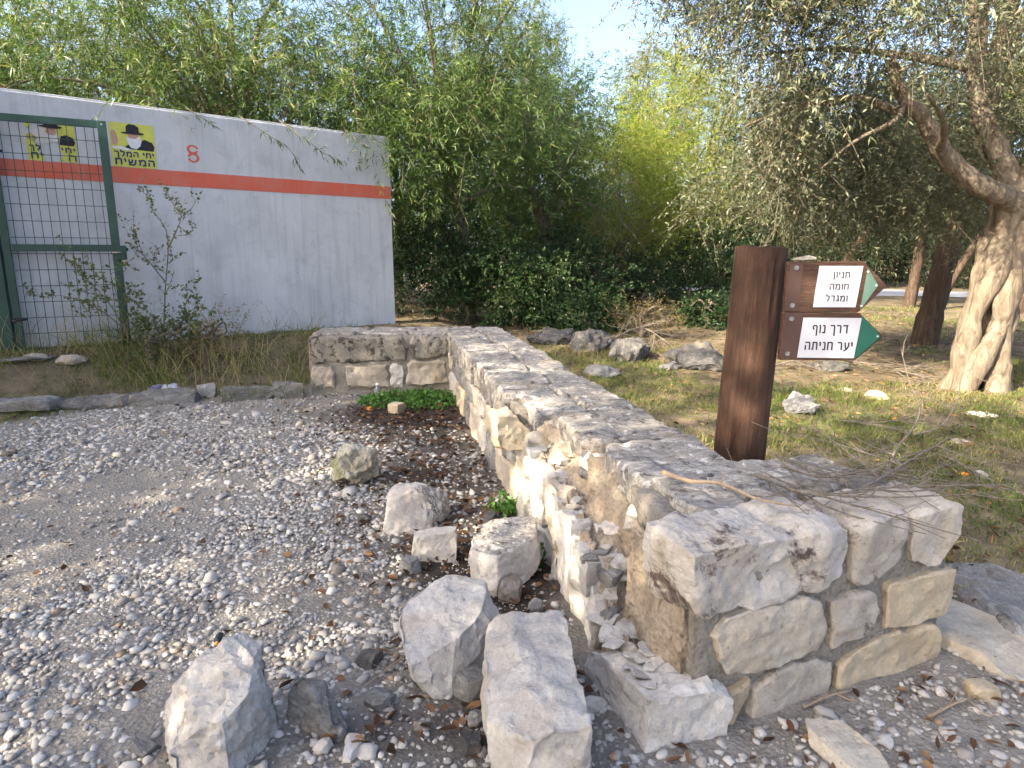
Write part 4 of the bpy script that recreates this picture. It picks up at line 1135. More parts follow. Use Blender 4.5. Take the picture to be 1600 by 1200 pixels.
# ------------------------------------------------------------------ olive tree on the right
def build_olive():
    B = G3(4.95, 6.72)
    root = empty('olive_tree', tuple(B), 'old olive tree with twisted lattice trunk and grey-green crown at right', 'tree')
    top = np.array([5.16, 6.75, 2.02])
    mb = MB()
    for k in range(8):
        a0 = 2 * math.pi * k / 8 + .3; path = []; rad = []
        for i in range(26):
            t = i / 25
            R0 = float(np.interp(t, [0, .12, .35, .6, .85, 1], [.27, .205, .17, .155, .15, .19]))
            a = a0 + 1.25 * t * (1 if k % 2 else .35) + .42 * math.sin(t * 8 + k * 2.1)
            c = B * (1 - t) + top * t + np.array([-.03 * math.sin(t * 3.1), 0, 0])
            path.append(c + np.array([math.cos(a) * R0, math.sin(a) * R0 * .75, -.12 * (1 - t) ** 8]))
            rad.append(float(np.interp(t, [0, .1, .5, 1], [.125, .105, .09, .095])) * (1 + .2 * math.sin(t * 17 + k)))
        v, f = tube(path, rad, 10, True, .05, k); mb.add(v, f)
    obj('trunk', mb.mesh('trunk', M['olive_bark'], True), root)
    limbs = [([top + (-.02, -.1, -.10), (4.92, 6.6, 2.06), (4.68, 6.5, 2.12), (4.36, 6.45, 2.27), (4.05, 6.4, 2.52), (3.84, 6.35, 2.78), (3.62, 6.3, 2.92), (3.42, 6.25, 3.25)], .125, .05),
             ([top, (5.05, 6.95, 2.5), (4.9, 7.1, 2.95), (4.75, 7.1, 3.4), (4.6, 7.0, 4.0), (4.2, 6.8, 4.5)], .13, .03),
             ([top, (5.35, 6.75, 2.6), (5.35, 6.6, 3.1), (5.15, 6.4, 3.5), (4.9, 6.2, 3.75), (4.4, 6.0, 3.9)], .13, .03),
             ([top, (5.85, 6.9, 2.6), (6.1, 7.0, 3.3), (6.2, 6.8, 4.1)], .15, .04),
             ([top, (5.9, 6.5, 2.4), (6.5, 6.2, 2.9), (7.0, 5.8, 3.4)], .12, .03),
             ([(3.84, 6.35, 2.78), (3.6, 6.5, 2.88), (3.3, 6.6, 3.0), (2.7, 6.5, 2.9), (2.2, 6.4, 2.7)], .05, .01),
             ([(4.05, 6.4, 2.52), (3.95, 6.2, 2.5), (3.75, 5.9, 2.65), (3.4, 5.6, 2.8)], .05, .012),
             ([(4.75, 7.1, 3.4), (4.2, 7.4, 3.6), (3.4, 7.5, 3.7), (2.6, 7.4, 3.6)], .055, .012),
             ([(4.2, 6.8, 4.5), (3.4, 6.8, 4.7), (2.6, 6.7, 4.6)], .04, .01),
             ([(3.62, 6.3, 2.92), (3.5, 6.2, 2.72), (3.2, 6.3, 2.55), (2.9, 6.3, 2.3)], .03, .008),
             ([(5.15, 6.4, 3.5), (5.3, 6.2, 3.75), (5.0, 5.8, 3.95), (4.5, 5.4, 4.0)], .05, .012)]
    mb = MB(); ends = []
    for p, a, b in limbs:
        s = spline(p, 6); mb.tube(s, np.linspace(a, b, len(s)) * (1 + .08 * np.sin(np.arange(len(s)) * 1.9)), 9)
    obj('limb', mb.mesh('limb', M['olive_bark'], True), root)
    cl = ell_clumps(21, [((4.3, 6.6, 3.95), (2.5, 2.0, 1.55), 165), ((3.0, 6.4, 3.5), (1.3, 1.4, 1.2), 92), ((6.3, 6.6, 3.9), (1.6, 1.8, 1.6), 64), ((3.1, 6.4, 2.6), (1.0, 1.0, .55), 55),
                         ((4.6, 7.7, 2.9), (1.9, .7, .75), 90), ((2.2, 6.5, 4.2), (.7, 1.0, .9), 50), ((1.7, 6.6, 4.1), (.55, .9, .65), 40), ((3.4, 5.0, 4.0), (1.5, .9, .8), 60), ((4.6, 8.4, 2.35), (2.6, 1.0, .55), 120), ((3.6, 7.2, 2.3), (1.2, .9, .4), 44), ((6.2, 9.4, 2.5), (2.0, .9, .7), 70)], (.26, .46), .35)
    cl = [(c, r) for c, r in cl if c[2] > 1.85 and not (c[1] < 6.3 and abs(c[0] - 4.6) < .9 and c[2] < 2.9)]
    cl = [(c, r) for c, r in cl if not (c[1] < 6.8 and .46 < c[0] / c[1] < .85 and .02 < (c[2] - 1.5) / c[1] < .29)]   # open to the low limb
    fol = dict(per=13, slen=.5, nleaf=16, leaf=(.055, .0145), droop=.12, up=.1, spread=1.25, tint=(.48, .27), dry=.05)
    V, F, T, paths = foliage(22, cl, **fol)
    obj('crown', np_mesh('crown', V - B, F, M['olive'], attr=T), root)
    obj('twigs', twig_mesh('twigs', (paths - B)[::2], .005, M['grey_bark']), root)
    for ch in root.children:
        if ch.name.startswith(('trunk', 'limb')): ch.location = -Vector(B)
    return root
build_olive()

# ------------------------------------------------------------------ acacias hanging over the concrete wall
AC = dict(per=12, slen=.7, nleaf=19, leaf=(.135, .0145), droop=.22, up=.15, spread=1.2, tint=(.38, .28), dry=.03)
cl = ell_clumps(31, [((-4.6, 10.6, 4.6), (2.1, 1.2, 1.4), 84), ((-5.8, 9.3, 4.2), (1.6, .9, .9), 50), ((-3.4, 10.6, 4.1), (1.3, .8, .9), 50), ((-4.4, 11.2, 6.6), (2.6, 1.2, 1.0), 60)], (.3, .5), .3)
plant_tree('acacia_tree', 'narrow-leaved acacia leaning over the middle of the concrete wall', 'tree', G3(-4.4, 11.2), (-4.5, 10.9, 3.0), cl, AC, M['acacia'], M['grey_bark'], .10, 32, 16, (.007, 4))
cl = ell_clumps(33, [((-1.6, 11.6, 5.0), (2.0, 1.2, 1.9), 110), ((-1.2, 11.9, 7.0), (1.7, 1.0, .8), 40), ((-.4, 12.0, 3.7), (1.4, 1.1, 1.0), 64), ((-1.9, 10.9, 3.5), (.9, .6, .7), 32), ((-1.3, 11.3, 2.75), (.6, .5, .4), 12)], (.3, .5), .3)
plant_tree('acacia_tree', 'tall drooping acacia at the right end of the concrete wall', 'tree', G3(-.8, 12.4), (-1.0, 12.1, 2.6), cl, AC, M['acacia'], M['grey_bark'], .12, 34, 18, (.007, 4))
cl = ell_clumps(35, [((-8.2, 10.4, 4.8), (1.8, 1.2, 1.6), 48), ((-9.6, 9.3, 4.6), (1.5, 1.0, 1.4), 36), ((-7.2, 9.2, 3.9), (1.2, .7, .5), 34), ((-8.6, 10.2, 6.4), (2.2, 1.2, .9), 44)], (.3, .5), .3)
plant_tree('acacia_tree', 'sunlit acacia above the left end of the concrete wall', 'tree', G3(-8.4, 11.2), (-8.3, 10.8, 3.2), cl, dict(AC, tint=(.62, .22)), M['acacia'], M['grey_bark'], .10, 36, 12, (.007, 4))
cl = ell_clumps(37, [((.6, 13.8, 4.0), (1.5, 1.1, 1.6), 80), ((1.3, 14.2, 2.6), (1.0, .9, .9), 36)], (.3, .5), .3)
plant_tree('acacia_tree', 'slender acacia in the middle between the dark shrubs and bright trees', 'tree', G3(.8, 14.4), (.7, 14.2, 2.2), cl, dict(AC, leaf=(.11, .014), slen=.8), M['acacia'], M['grey_bark'], .09, 38, 12, (.007, 4))

# low sprays that hang in front of the concrete wall
def spray(label, pts, seed, n):
    rng = np.random.default_rng(seed); P = spline(pts, 8); base = P[0]
    root = empty('hanging_branch', tuple(base), label, 'branch')
    b = MB(); b.tube(P - base, np.linspace(.008, .002, len(P)), 5); obj('stem', b.mesh('stem', M['grey_bark']), root)
    i = rng.integers(2, len(P) - 1, n); t = P[np.minimum(i + 1, len(P) - 1)] - P[i]
    D = unit(unit(t) * .6 + rng.normal(size=(n, 3)) * .55 + np.array([0, 0, -.55]))
    V, F, T = leaves_np(P[i] - base, D, .13 * rng.uniform(.6, 1.2, n), .016 * rng.uniform(.7, 1.2, n), rng.uniform(.1, .5, n), rng, .1)
    tag(obj('leaf_spray', np_mesh('leaf_spray', V, F, M['acacia'], attr=T), root), kind='stuff')
def wp(px, z, out): s = s_at(px); return cw(s, z, out)
spray('long leafy acacia spray hanging low across the red stripe', [wp(380, 3.35, .05), wp(415, 3.1, .28), wp(440, 2.95, .36), wp(462, 2.62, .36)], 51, 44)
spray('leafy acacia spray reaching right just above the red stripe', [wp(440, 3.36, .05), wp(470, 3.12, .25), wp(495, 2.95, .3), wp(520, 2.86, .3)], 52, 38)
spray('small acacia spray touching the wall near its right end', [wp(540, 3.36, .05), wp(560, 3.15, .2), wp(585, 3.0, .25), wp(600, 2.7, .25)], 53, 34)
spray('thin acacia spray drooping along the right edge of the concrete wall', [wp(604, 2.5, -.2), wp(600, 2.2, .2), wp(604, 1.9, .22), wp(608, 1.6, .2)], 54, 30)
spray('short acacia tuft over the wall coping above the red numeral', [wp(300, 3.38, .0), wp(318, 3.25, .15), wp(335, 3.16, .2)], 55, 16)

# ------------------------------------------------------------------ shrubs and trees of the background
SH = dict(per=15, slen=.42, nleaf=20, leaf=(.06, .026), droop=.15, up=.35, spread=1., tint=(.3, .25), dry=.02)
def shrub(label, c, r, n, seed, mat='dark', fol=SH, name='evergreen_shrub', shell=.4, rr=(.22, .38), more=()):
    b = G3(c[0], c[1]); cl = ell_clumps(seed, [(c, r, n)] + list(more), rr, shell)
    cl = [(p, q) for p, q in cl if p[2] > gz(p[0], p[1]) + .12]
    return plant_tree(name, label, 'shrub', b, (c[0], c[1], b[2] + .35), cl, fol, M[mat], M['grey_bark'], .05, seed + 1, 14)
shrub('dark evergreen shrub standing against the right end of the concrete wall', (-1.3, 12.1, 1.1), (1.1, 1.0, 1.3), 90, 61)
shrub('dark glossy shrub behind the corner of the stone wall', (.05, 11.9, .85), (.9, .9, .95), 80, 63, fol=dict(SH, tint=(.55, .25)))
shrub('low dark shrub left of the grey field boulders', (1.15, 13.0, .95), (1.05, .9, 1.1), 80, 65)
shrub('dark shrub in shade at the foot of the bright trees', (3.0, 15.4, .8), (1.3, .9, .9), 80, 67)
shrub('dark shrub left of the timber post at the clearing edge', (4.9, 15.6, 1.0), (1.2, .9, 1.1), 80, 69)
shrub('pale dry scrub bush tangled between acacia and bright tree', (2.0, 14.9, 2.0), (1.0, .8, 1.5), 70, 71, 'scrub', dict(SH, leaf=(.05, .012), slen=.6, nleaf=14, per=12), 'dry_bush')
shrub('brown dry bush behind the dark shrubs in the middle', (3.2, 16.4, 2.3), (1.2, .9, 1.3), 60, 73, 'scrub', dict(SH, leaf=(.05, .012), slen=.6, nleaf=14, per=12), 'dry_bush')

shrub('tangled dead-looking bush between the dark boulders of the clearing', (2.15, 10.6, .42), (.55, .35, .3), 30, 79, 'scrub', dict(SH, leaf=(.045, .012), slen=.35, nleaf=12, per=10, tint=(.15, .2)), 'dry_bush', rr=(.14, .24))
shrub('low dark green cushion behind the field boulders', (1.35, 11.3, .45), (.8, .4, .35), 40, 141, fol=dict(SH, slen=.3), rr=(.16, .26))
shrub('low dark cushion right behind the striated boulder', (3.6, 11.8, .4), (.7, .4, .3), 34, 143, fol=dict(SH, slen=.3), rr=(.16, .26))
shrub('low brown thorny bush at the foot of the concrete wall', (-3.75, 7.75, .5), (.55, .35, .35), 26, 75, 'scrub', dict(SH, leaf=(.035, .012), slen=.35, nleaf=12, per=10, tint=(.3, .3)), 'dry_bush', rr=(.14, .24))
shrub('small green bush among the dry weeds right of the gate', (-4.25, 7.45, .42), (.4, .3, .25), 18, 77, 'shrubleaf', dict(SH, leaf=(.04, .024), slen=.3, nleaf=12, per=9, tint=(.4, .3)), 'low_bush', rr=(.12, .2))

BR = dict(per=12, slen=.75, nleaf=22, leaf=(.085, .018), droop=.1, up=.65, spread=.75, tint=(.45, .3), dry=.05)
def btree(label, c, ells, seed, mat, fol, bark_, r0, name='tree', rr=(.32, .55), shell=.35, limbs=14, tw=None):
    b = G3(*c); cl = ell_clumps(seed, ells, rr, shell)
    f = np.mean([q for q, _ in cl], axis=0); f = np.array([b[0] * .6 + f[0] * .4, b[1] * .6 + f[1] * .4, b[2] + (f[2] - b[2]) * .55])
    return plant_tree(name, label, 'tree', b, f, cl, fol, M[mat], M[bark_], r0, seed + 1, limbs, tw)
btree('bright yellow-green feathery tree in full sun, centre of the clearing', (4.6, 18.0), [((4.3, 17.6, 4.2), (1.7, 1.3, 2.9), 130), ((3.4, 17.3, 2.6), (1.2, 1.0, 1.7), 46), ((5.4, 17.2, 2.6), (.9, .9, 1.5), 40)], 81, 'broom', BR, 'grey_bark', .09, 'feathery_tree', tw=(.006, 3))
btree('sunlit yellow-green feathery tree between the dark shrub and the brightest one', (2.7, 15.9), [((2.7, 15.9, 3.1), (1.15, .9, 1.9), 75), ((3.6, 15.8, 2.4), (.8, .7, 1.2), 30)], 89, 'broom', dict(BR, tint=(.38, .28), leaf=(.07, .016)), 'grey_bark', .07, 'feathery_tree')
btree('sunlit feathery tree with rounded top behind the bright central one', (3.0, 20.5), [((3.0, 20.3, 3.6), (1.5, 1.2, 2.6), 100)], 83, 'broom', dict(BR, tint=(.35, .2)), 'grey_bark', .09, 'feathery_tree')
PN = dict(tri=True, per=13, slen=.55, nleaf=22, leaf=(.16, .018), droop=.05, up=.25, spread=1.1, tint=(.5, .25), dry=.05)
pineA = btree('tall pine with sunlit crown left of the sky gap', (-.2, 21.5), [((-.1, 21.5, 7.3), (1.8, 1.7, 2.9), 115), ((-1.6, 21.8, 6.2), (1.3, 1.2, 1.6), 45), ((1.9, 21.3, 4.9), (1.1, 1.0, .9), 34)], 85, 'pine', PN, 'pine_bark', .2, 'pine_tree', (.4, .7), .4, 20)
btree('slim pine right of the sky gap behind the feathery tree', (4.9, 24.0), [((5.0, 24.0, 6.9), (1.25, 1.2, 2.6), 84), ((4.5, 23.8, 5.0), (1.6, 1.2, 1.4), 56)], 87, 'pine', dict(PN, tint=(.6, .2)), 'pine_bark', .16, 'pine_tree', (.35, .6), .4, 16)
# evergreens under and behind the olive, shade painted into their leaf colour
DK = dict(tri=True, per=14, slen=.6, nleaf=20, leaf=(.075, .026), droop=.3, up=.1, spread=1., tint=(.22, .2), dry=.02)
btree('dark evergreen tree behind the signpost', (7.2, 17.5), [((7.3, 17.2, 3.2), (1.8, 1.5, 2.4), 130), ((6.2, 16.6, 1.7), (.9, .9, 1.2), 40)], 91, 'shaded_far', DK, 'pine_bark', .12, 'evergreen_tree')
btree('dark evergreen tree between the signpost arrows and the olive trunk', (9.6, 15.6), [((9.8, 15.8, 3.6), (2.2, 1.6, 1.9), 120)], 93, 'shaded_far', DK, 'pine_bark', .13, 'evergreen_tree')
btree('wide dark tree beyond the lane at right', (15.0, 27.0), [((15, 27, 4.2), (4.0, 2.5, 3.6), 110), ((10.5, 27.5, 3.4), (3.0, 2.0, 2.9), 70)], 95, 'shaded_far', dict(DK, leaf=(.12, .05), slen=.9), 'pine_bark', .2, 'evergreen_tree', (.5, .9))
btree('dark tree beyond the lane at the right edge', (22.5, 24.0), [((22, 25, 4.0), (4.0, 2.5, 3.6), 110)], 97, 'shaded_far', dict(DK, leaf=(.12, .05), slen=.9), 'pine_bark', .2, 'evergreen_tree', (.5, .9))
# leaning bare stems seen under the olive crown
def stem_tree(label, pts, r0, r1, mat, name='pine_trunk', ells=None, seed=0, fol=None, lm='pine'):
    base = G3(pts[0][0], pts[0][1]); P = spline([(base[0], base[1], base[2] - .15)] + [tuple(p) for p in pts[1:]], 8)
    cl = ell_clumps(seed, ells, (.35, .6), .4)
    ex = [(P, np.linspace(r0, r1, len(P)))]
    rng = np.random.default_rng(seed)
    for i in rng.choice(len(cl), 10, replace=False):
        a = P[int(len(P) * rng.uniform(.6, .95))]; e = np.asarray(cl[i][0]); q = spline([a, a * .5 + e * .5 + np.array([0, 0, .1]), e], 5); ex.append((q, np.linspace(r1 * .6, .01, len(q))))
    return plant_tree(name, label, 'tree', base, None, cl, fol or PN, M[lm], M[mat], r0, seed + 1, extra=ex)
stem_tree('straight reddish pine trunk rising left of the olive trunk', [(6.45, 10.0), (6.6, 10.0, 1.2), (6.95, 10.05, 3.2), (7.2, 10.1, 5.6)], .20, .12, 'pine_bark', 'pine_tree', [((7.3, 10.2, 6.4), (2.0, 1.7, 1.3), 80)], 101)
stem_tree('leaning bare trunk just right of the sign arrows', [(8.2, 17.2), (8.8, 17.1, 1.4), (9.9, 17.0, 3.4), (10.6, 17, 5.0)], .14, .07, 'pine_bark', 'leaning_tree', [((10.6, 17, 5.4), (1.8, 1.4, 1.0), 60)], 103, DK, 'shaded_far')
stem_tree('thin dark trunk leaning right near the lane', [(9.8, 15.0), (10.2, 15, 1.0), (10.9, 14.9, 2.5), (11.5, 14.8, 4.2)], .12, .06, 'pine_bark', 'leaning_tree', [((11.6, 14.8, 4.8), (1.8, 1.3, 1.1), 60)], 105, DK, 'shaded_far')
stem_tree('dark trunk behind the olive trunk at right edge', [(11.2, 14.2), (11.3, 14.2, 1.5), (11.6, 14.2, 3.5), (11.7, 14.2, 5.0)], .16, .1, 'pine_bark', 'pine_tree', [((11.7, 14.2, 5.4), (1.8, 1.6, 1.2), 60)], 107)

# far wood: a few kinds of tree, copied as individuals
far = [(-14, 24, .95, 'far pine above the left end of the concrete wall'), (-6.5, 30, .8, 'far pine over the middle of the concrete wall'), (8.5, 30, 1.0, 'far pine behind the signpost trees'),
       (13.5, 34, 1.1, 'far pine beyond the lane behind the wide dark tree'), (21, 36, 1.2, 'far pine at the right beyond the lane'), (29, 33, 1.2, 'far pine at the right edge beyond the lane')]
for i, (x, y, s, l) in enumerate(far): copy_tree(pineA, (x, y, gz(x, y)), i * 1.3 + .7, s, l)
farD = btree('broad far tree closing the view behind the dark shrubs', (-1.5, 19.5), [((-1.5, 19.5, 2.2), (2.4, 1.6, 2.3), 130)], 111, 'shaded_far', dict(DK, leaf=(.1, .04), slen=.8), 'pine_bark', .12, 'evergreen_tree', (.45, .7))
for i, (x, y, s, l) in enumerate([(2.2, 24, 1.0, 'broad far tree low in the sky gap'), (6.8, 26.5, 1.15, 'broad far tree behind the slim pine'), (-6.5, 19, .95, 'broad far tree hidden behind the concrete wall top'), (-11.5, 17, 1.1, 'broad far tree behind the left acacia'),
                                  (11.5, 22.0 + 9, 1.1, 'broad far tree left part of the wood beyond the lane'), (18.5, 31, 1.2, 'broad far tree in the wood beyond the lane'), (26, 28.5, 1.3, 'broad far tree at right in the wood beyond the lane'), (33, 24, 1.3, 'broad far tree at far right of the lane'), (13.0, 25.6, .9, 'broad far tree right behind the lane'), (17.5, 24.6, .95, 'broad far tree behind the lane right of the olive trunk'), (22.5, 22.8, 1.0, 'broad far tree behind the lane at the right edge')]):
    copy_tree(farD, (x, y, gz(x, y)), i * 2.1 + .4, s, l)

leafy = btree('leafy mid-green tree right above the middle of the concrete wall', (-2.6, 15.0), [((-2.6, 15.0, 3.9), (2.3, 1.4, 2.3), 120)], 151, 'acacia', dict(DK, leaf=(.13, .028), slen=.7, tint=(.3, .25), droop=.2), 'grey_bark', .12, 'leafy_tree', (.4, .65), .3)
for x, y, s_, rz, l in [(-6.4, 14.2, 1.0, 2.2, 'leafy mid-green tree above the left third of the concrete wall'), (-10.4, 12.8, 1.0, 4.0, 'leafy mid-green tree at the upper left edge'), (.2, 17.0, 1.05, 5.2, 'leafy mid-green tree behind the tall acacia, below the pine')]:
    copy_tree(leafy, (x, y, gz(x, y)), rz, s_, l)

# trees of the yard behind the photographer, whose shade lies over the wall
cl = ell_clumps(121, [((0, 0, 6.2), (3.3, 3.0, 3.0), 112), ((1.2, -.8, 4.4), (2.4, 2.4, 1.4), 42)], (.4, .75), .3)
shadeA = plant_tree('yard_tree', 'broad yard tree behind the viewer on the left', 'tree', (0, 0, 0), (0, 0, 2.8), cl, dict(tri=True, per=13, slen=.8, nleaf=18, leaf=(.16, .062), droop=.3, up=.2, spread=1., tint=(.5, .2)), M['acacia'], M['grey_bark'], .2, 122, 16)
shadeA.location = (-7.1, -3.7, 0)
for i, (x, y, s, rz, l) in enumerate([(-11.5, .3, 1.22, 1.1, 'large yard tree left of the gravel, outside the view'), (-4.6, -5.6, 1.05, 2.3, 'yard tree straight behind the viewer'), (-12.5, 2.2, .85, .3, 'small yard tree left of the gate, outside the view')]):
    copy_tree(shadeA, (x, y, 0), rz, s, l)

# ------------------------------------------------------------------ sapling and weeds at the gate
def sapling(name, label, branches, seed, leafsize, dens, mat='herb', r=.012):
    rng = np.random.default_rng(seed); base = np.asarray(branches[0][0], float)
    root = empty(name, tuple(base), label, 'shrub'); b = MB(); LP = []; LD = []
    def grow(P, r0, depth):
        P = np.asarray(P); b.tube(P - base, np.linspace(r0, max(.0015, r0 * .25), len(P)), 5)
        n = int(dens * np.linalg.norm(np.diff(P, axis=0), axis=1).sum())
        i = rng.integers(len(P) // 4, len(P), n)
        LP.append(P[i] + rng.normal(0, .012, (n, 3))); LD.append(unit(rng.normal(size=(n, 3)) + np.array([0, 0, .3])))
        if depth:
            for _ in range(4 if depth > 1 else 3):
                k = rng.integers(len(P) // 4, len(P) - 1); t = unit(P[min(k + 1, len(P) - 1)] - P[k]); d = unit(t * .5 + rng.normal(size=3) * .7 + np.array([0, 0, .25]))
                ln = rng.uniform(.16, .4) * (1 if depth > 1 else .55)
                grow(spline([P[k], P[k] + d * ln * .5 + rng.normal(0, .02, 3), P[k] + d * ln + np.array([0, 0, .05])], 4), r0 * .45, depth - 1)
    for br in branches: grow(spline(br, 6), r, 2)
    obj('stems', b.mesh('stems', M['grey_bark'], True), root)
    P = np.concatenate(LP) - base; D = np.concatenate(LD); n = len(P)
    V, F, T = leaves_np(P, D, leafsize * rng.uniform(.6, 1.2, n), leafsize * .7 * rng.uniform(.7, 1.2, n), rng.uniform(.1, .9, n), rng, .05)
    obj('leaves', np_mesh('leaves', V, F, M[mat], attr=T), root)
q = lambda px, py, Y: tuple(und(px, py, Y))
sapling('sapling', 'bare-branched sapling with sparse leaves in front of the white wall', [[q(255, 545, 7.8), q(258, 460, 7.8), q(262, 370, 7.8), q(240, 330, 7.8), q(235, 305, 7.8)], [q(262, 390, 7.8), q(280, 350, 7.75), q(285, 325, 7.7)], [q(258, 440, 7.8), q(225, 400, 7.7), q(200, 380, 7.7)]], 131, .042, 28, 'shrubleaf', .009)
sapling('sapling', 'leaning thorny sapling in front of the gate mesh', [[q(205, 540, 7.45), q(175, 480, 7.4), q(130, 430, 7.3), q(85, 385, 7.3)], [q(190, 510, 7.4), q(150, 480, 7.3), q(110, 465, 7.2), q(75, 460, 7.2)], [q(200, 530, 7.4), q(185, 470, 7.35), q(170, 420, 7.3)]], 133, .05, 32, 'shrubleaf', .008)
sapling('sapling', 'low leafy sapling right of the gate at the wall foot', [[q(265, 548, 7.7), q(285, 500, 7.7), q(310, 480, 7.65), q(335, 490, 7.6)], [q(265, 548, 7.7), q(250, 510, 7.6), q(225, 480, 7.5)], [q(270, 548, 7.7), q(300, 525, 7.6), q(345, 500, 7.6)]], 135, .05, 55, 'shrubleaf', .008)

# ------------------------------------------------------------------ fallen rocks
F_ = M['fresh']; C_ = M['cream']
place_rock('boulder', 'rounded mossy boulder standing alone on the gravel', 'boulder', 557, 752, (.37, .34, .36), M['moss'], 201, (0.1, 0, .4), 'round', .05, amp=.028, bev=.01, edge=.016)
place_rock('fallen_block', 'pale broken block with dark weathered right side, beside the wall', 'rock', 650, 818, (.40, .32, .27), F_, 202, (0, 0, .3), skin=(.9, .1, .3), pts=[(-.22, -.13, 0), (.06, -.17, 0), (.22, .02, .05), (.15, .18, .02), (-.16, .14, 0), (-.17, -.10, .25), (.03, -.09, .27), (.21, .05, .19), (.12, .15, .22), (-.13, .12, .26), (.10, -.12, .1)])
place_rock('fallen_rock', 'small jagged pale shard leaning in front of the dark-sided block', 'rock', 680, 872, (.2, .14, .17), F_, 203, pts=[(-.12, -.04, 0), (.11, -.05, 0), (.1, .06, 0), (-.11, .06, 0), (-.10, -.02, .17), (-.02, -.02, .10), (.12, .0, .19), (.11, .05, .17), (-.09, .04, .16)])
place_rock('fallen_block', 'cut pale block wedged against the foot of the breach', 'rock', 785, 900, (.3, .3, .26), F_, 204, (0, 0, 0), skin=(0, .2, 1), pts=[(-.13, -.15, .02), (-.02, -.20, .0), (.18, -.03, .03), (.2, .14, .05), (-.06, .16, .05), (-.17, -.12, .22), (-.02, -.16, .20), (.19, .02, .25), (.15, .15, .3), (-.1, .12, .25)])
place_rock('fallen_block', 'thick pale slab tilted to the left, middle of the rubble', 'rock', 700, 1040, (.36, .3, .22), F_, 205, (0, 0, 0), pts=[(-.09, -.20, .0), (.03, -.20, .02), (.2, .08, .04), (.1, .2, .06), (-.16, .12, .1), (-.19, -.02, .20), (-.11, -.19, .15), (.04, -.10, .19), (.2, .1, .25), (.12, .21, .26), (-.03, .22, .29), (-.17, .12, .25)])
place_rock('fallen_block', 'long squared pale block lying end-on at the bottom of the picture', 'rock', 835, 1180, (.25, .5, .26), F_, 206, (0, 0, .10), pts=[(-.13, -.22, .0), (.13, -.22, 0), (.14, .34, 0), (-.15, .34, 0), (-.09, -.21, .27), (.13, -.20, .275), (.145, .33, .31), (-.13, .35, .30), (-.15, .06, .28), (-.15, -.18, .14)], amp=.014)
place_rock('fallen_block', 'largest pale angular block at the bottom left of the rubble', 'rock', 350, 1165, (.34, .3, .33), F_, 207, (0, 0, 0), pts=[(-.08, -.16, 0), (.09, -.16, 0), (.16, .08, 0), (-.10, .14, .02), (-.20, .0, .07), (-.17, .02, .2), (-.10, -.14, .12), (.07, -.13, .24), (.15, -.02, .3), (.13, .12, .3), (-.03, .14, .34), (-.12, .1, .31), (-.05, -.03, .3)], amp=.018)
place_rock('fallen_rock', 'grey flaked rock leaning on the largest block', 'rock', 490, 1135, (.24, .1, .15), M['greyrock'], 208, (0, 0, -.5), pts=[(-.12, -.03, 0), (-.08, .05, 0), (.14, -.03, 0), (.15, .04, 0), (-.1, -.02, .12), (-.04, .0, .19), (0, .05, .17), (.1, -.02, .08), (.15, .02, .04)])
small = [(592, 1102, (.12, .10, .08), 'greyrock', 'pale grey lump between the flaked rock and tilted slab'), (580, 1035, (.08, .06, .05), 'darkrock', 'small bluish stone left of the tilted slab'),
         (735, 1085, (.09, .09, .09), 'greyrock', 'grey stone wedged between tilted slab and long block'), (925, 1112, (.12, .05, .09), 'fresh', 'thin pale wedge standing right of the long block'),
         (800, 932, (.1, .09, .09), 'greyrock', 'grey stone under the cut block by the wall'), (640, 890, (.09, .07, .07), 'greyrock', 'small grey-white stone below the jagged shard'),
         (570, 815, (.09, .08, .07), 'darkrock', 'dark round stone left of the dark-sided block'), (765, 815, (.08, .07, .06), 'darkrock', 'dark stone at the wall foot behind the cut block'),
         (620, 645, (.14, .11, .11), 'tan', 'tan cobble by the green weeds in the wall corner'), (505, 1172, (.07, .06, .05), 'fresh', 'small white chip under the flaked rock'),
         (552, 1170, (.10, .05, .03), 'fresh', 'flat white flake beside the flaked rock'), (225, 1172, (.1, .07, .035), 'greyrock', 'smooth flat light stone at the lower left'),
         (745, 1130, (.09, .07, .07), 'greyrock', 'brownish grey stone against the left side of the long block'), (735, 1170, (.08, .06, .05), 'darkrock', 'rounded dark stone low beside the long block'),
         (650, 1012, (.03, .03, .025), 'fresh', 'tiny white chip by the tilted slab'), (838, 955, (.09, .08, .08), 'greyrock', 'grey stone in the shadow at the foot of the breach'),
         (1330, 1192, (.26, .14, .05), 'cream', 'flat pale slab sunk in the ground at the bottom right'), (1530, 1088, (.09, .06, .06), 'tan', 'brown cobble near the right end of the wall'),
         (1270, 1140, (.07, .05, .03), 'cream', 'flat chip in front of the wall end'), (935, 965, (.08, .07, .06), 'fresh', 'loose chip fallen inside the breach'),
         (480, 705, (.05, .04, .03), 'fresh', 'white chip left of the mossy boulder'), (1470, 1085, (.06, .05, .04), 'fresh', 'white chip near the right corner of the wall end')]
for i, (px, py, d, mt, lab) in enumerate(small):
    place_rock('loose_stone', lab, 'stone', px, py, d, M[mt], 220 + i, (0, 0, i * 1.1), 'block' if i % 3 else 'round', .12, edge=max(.010, max(d) * .07))
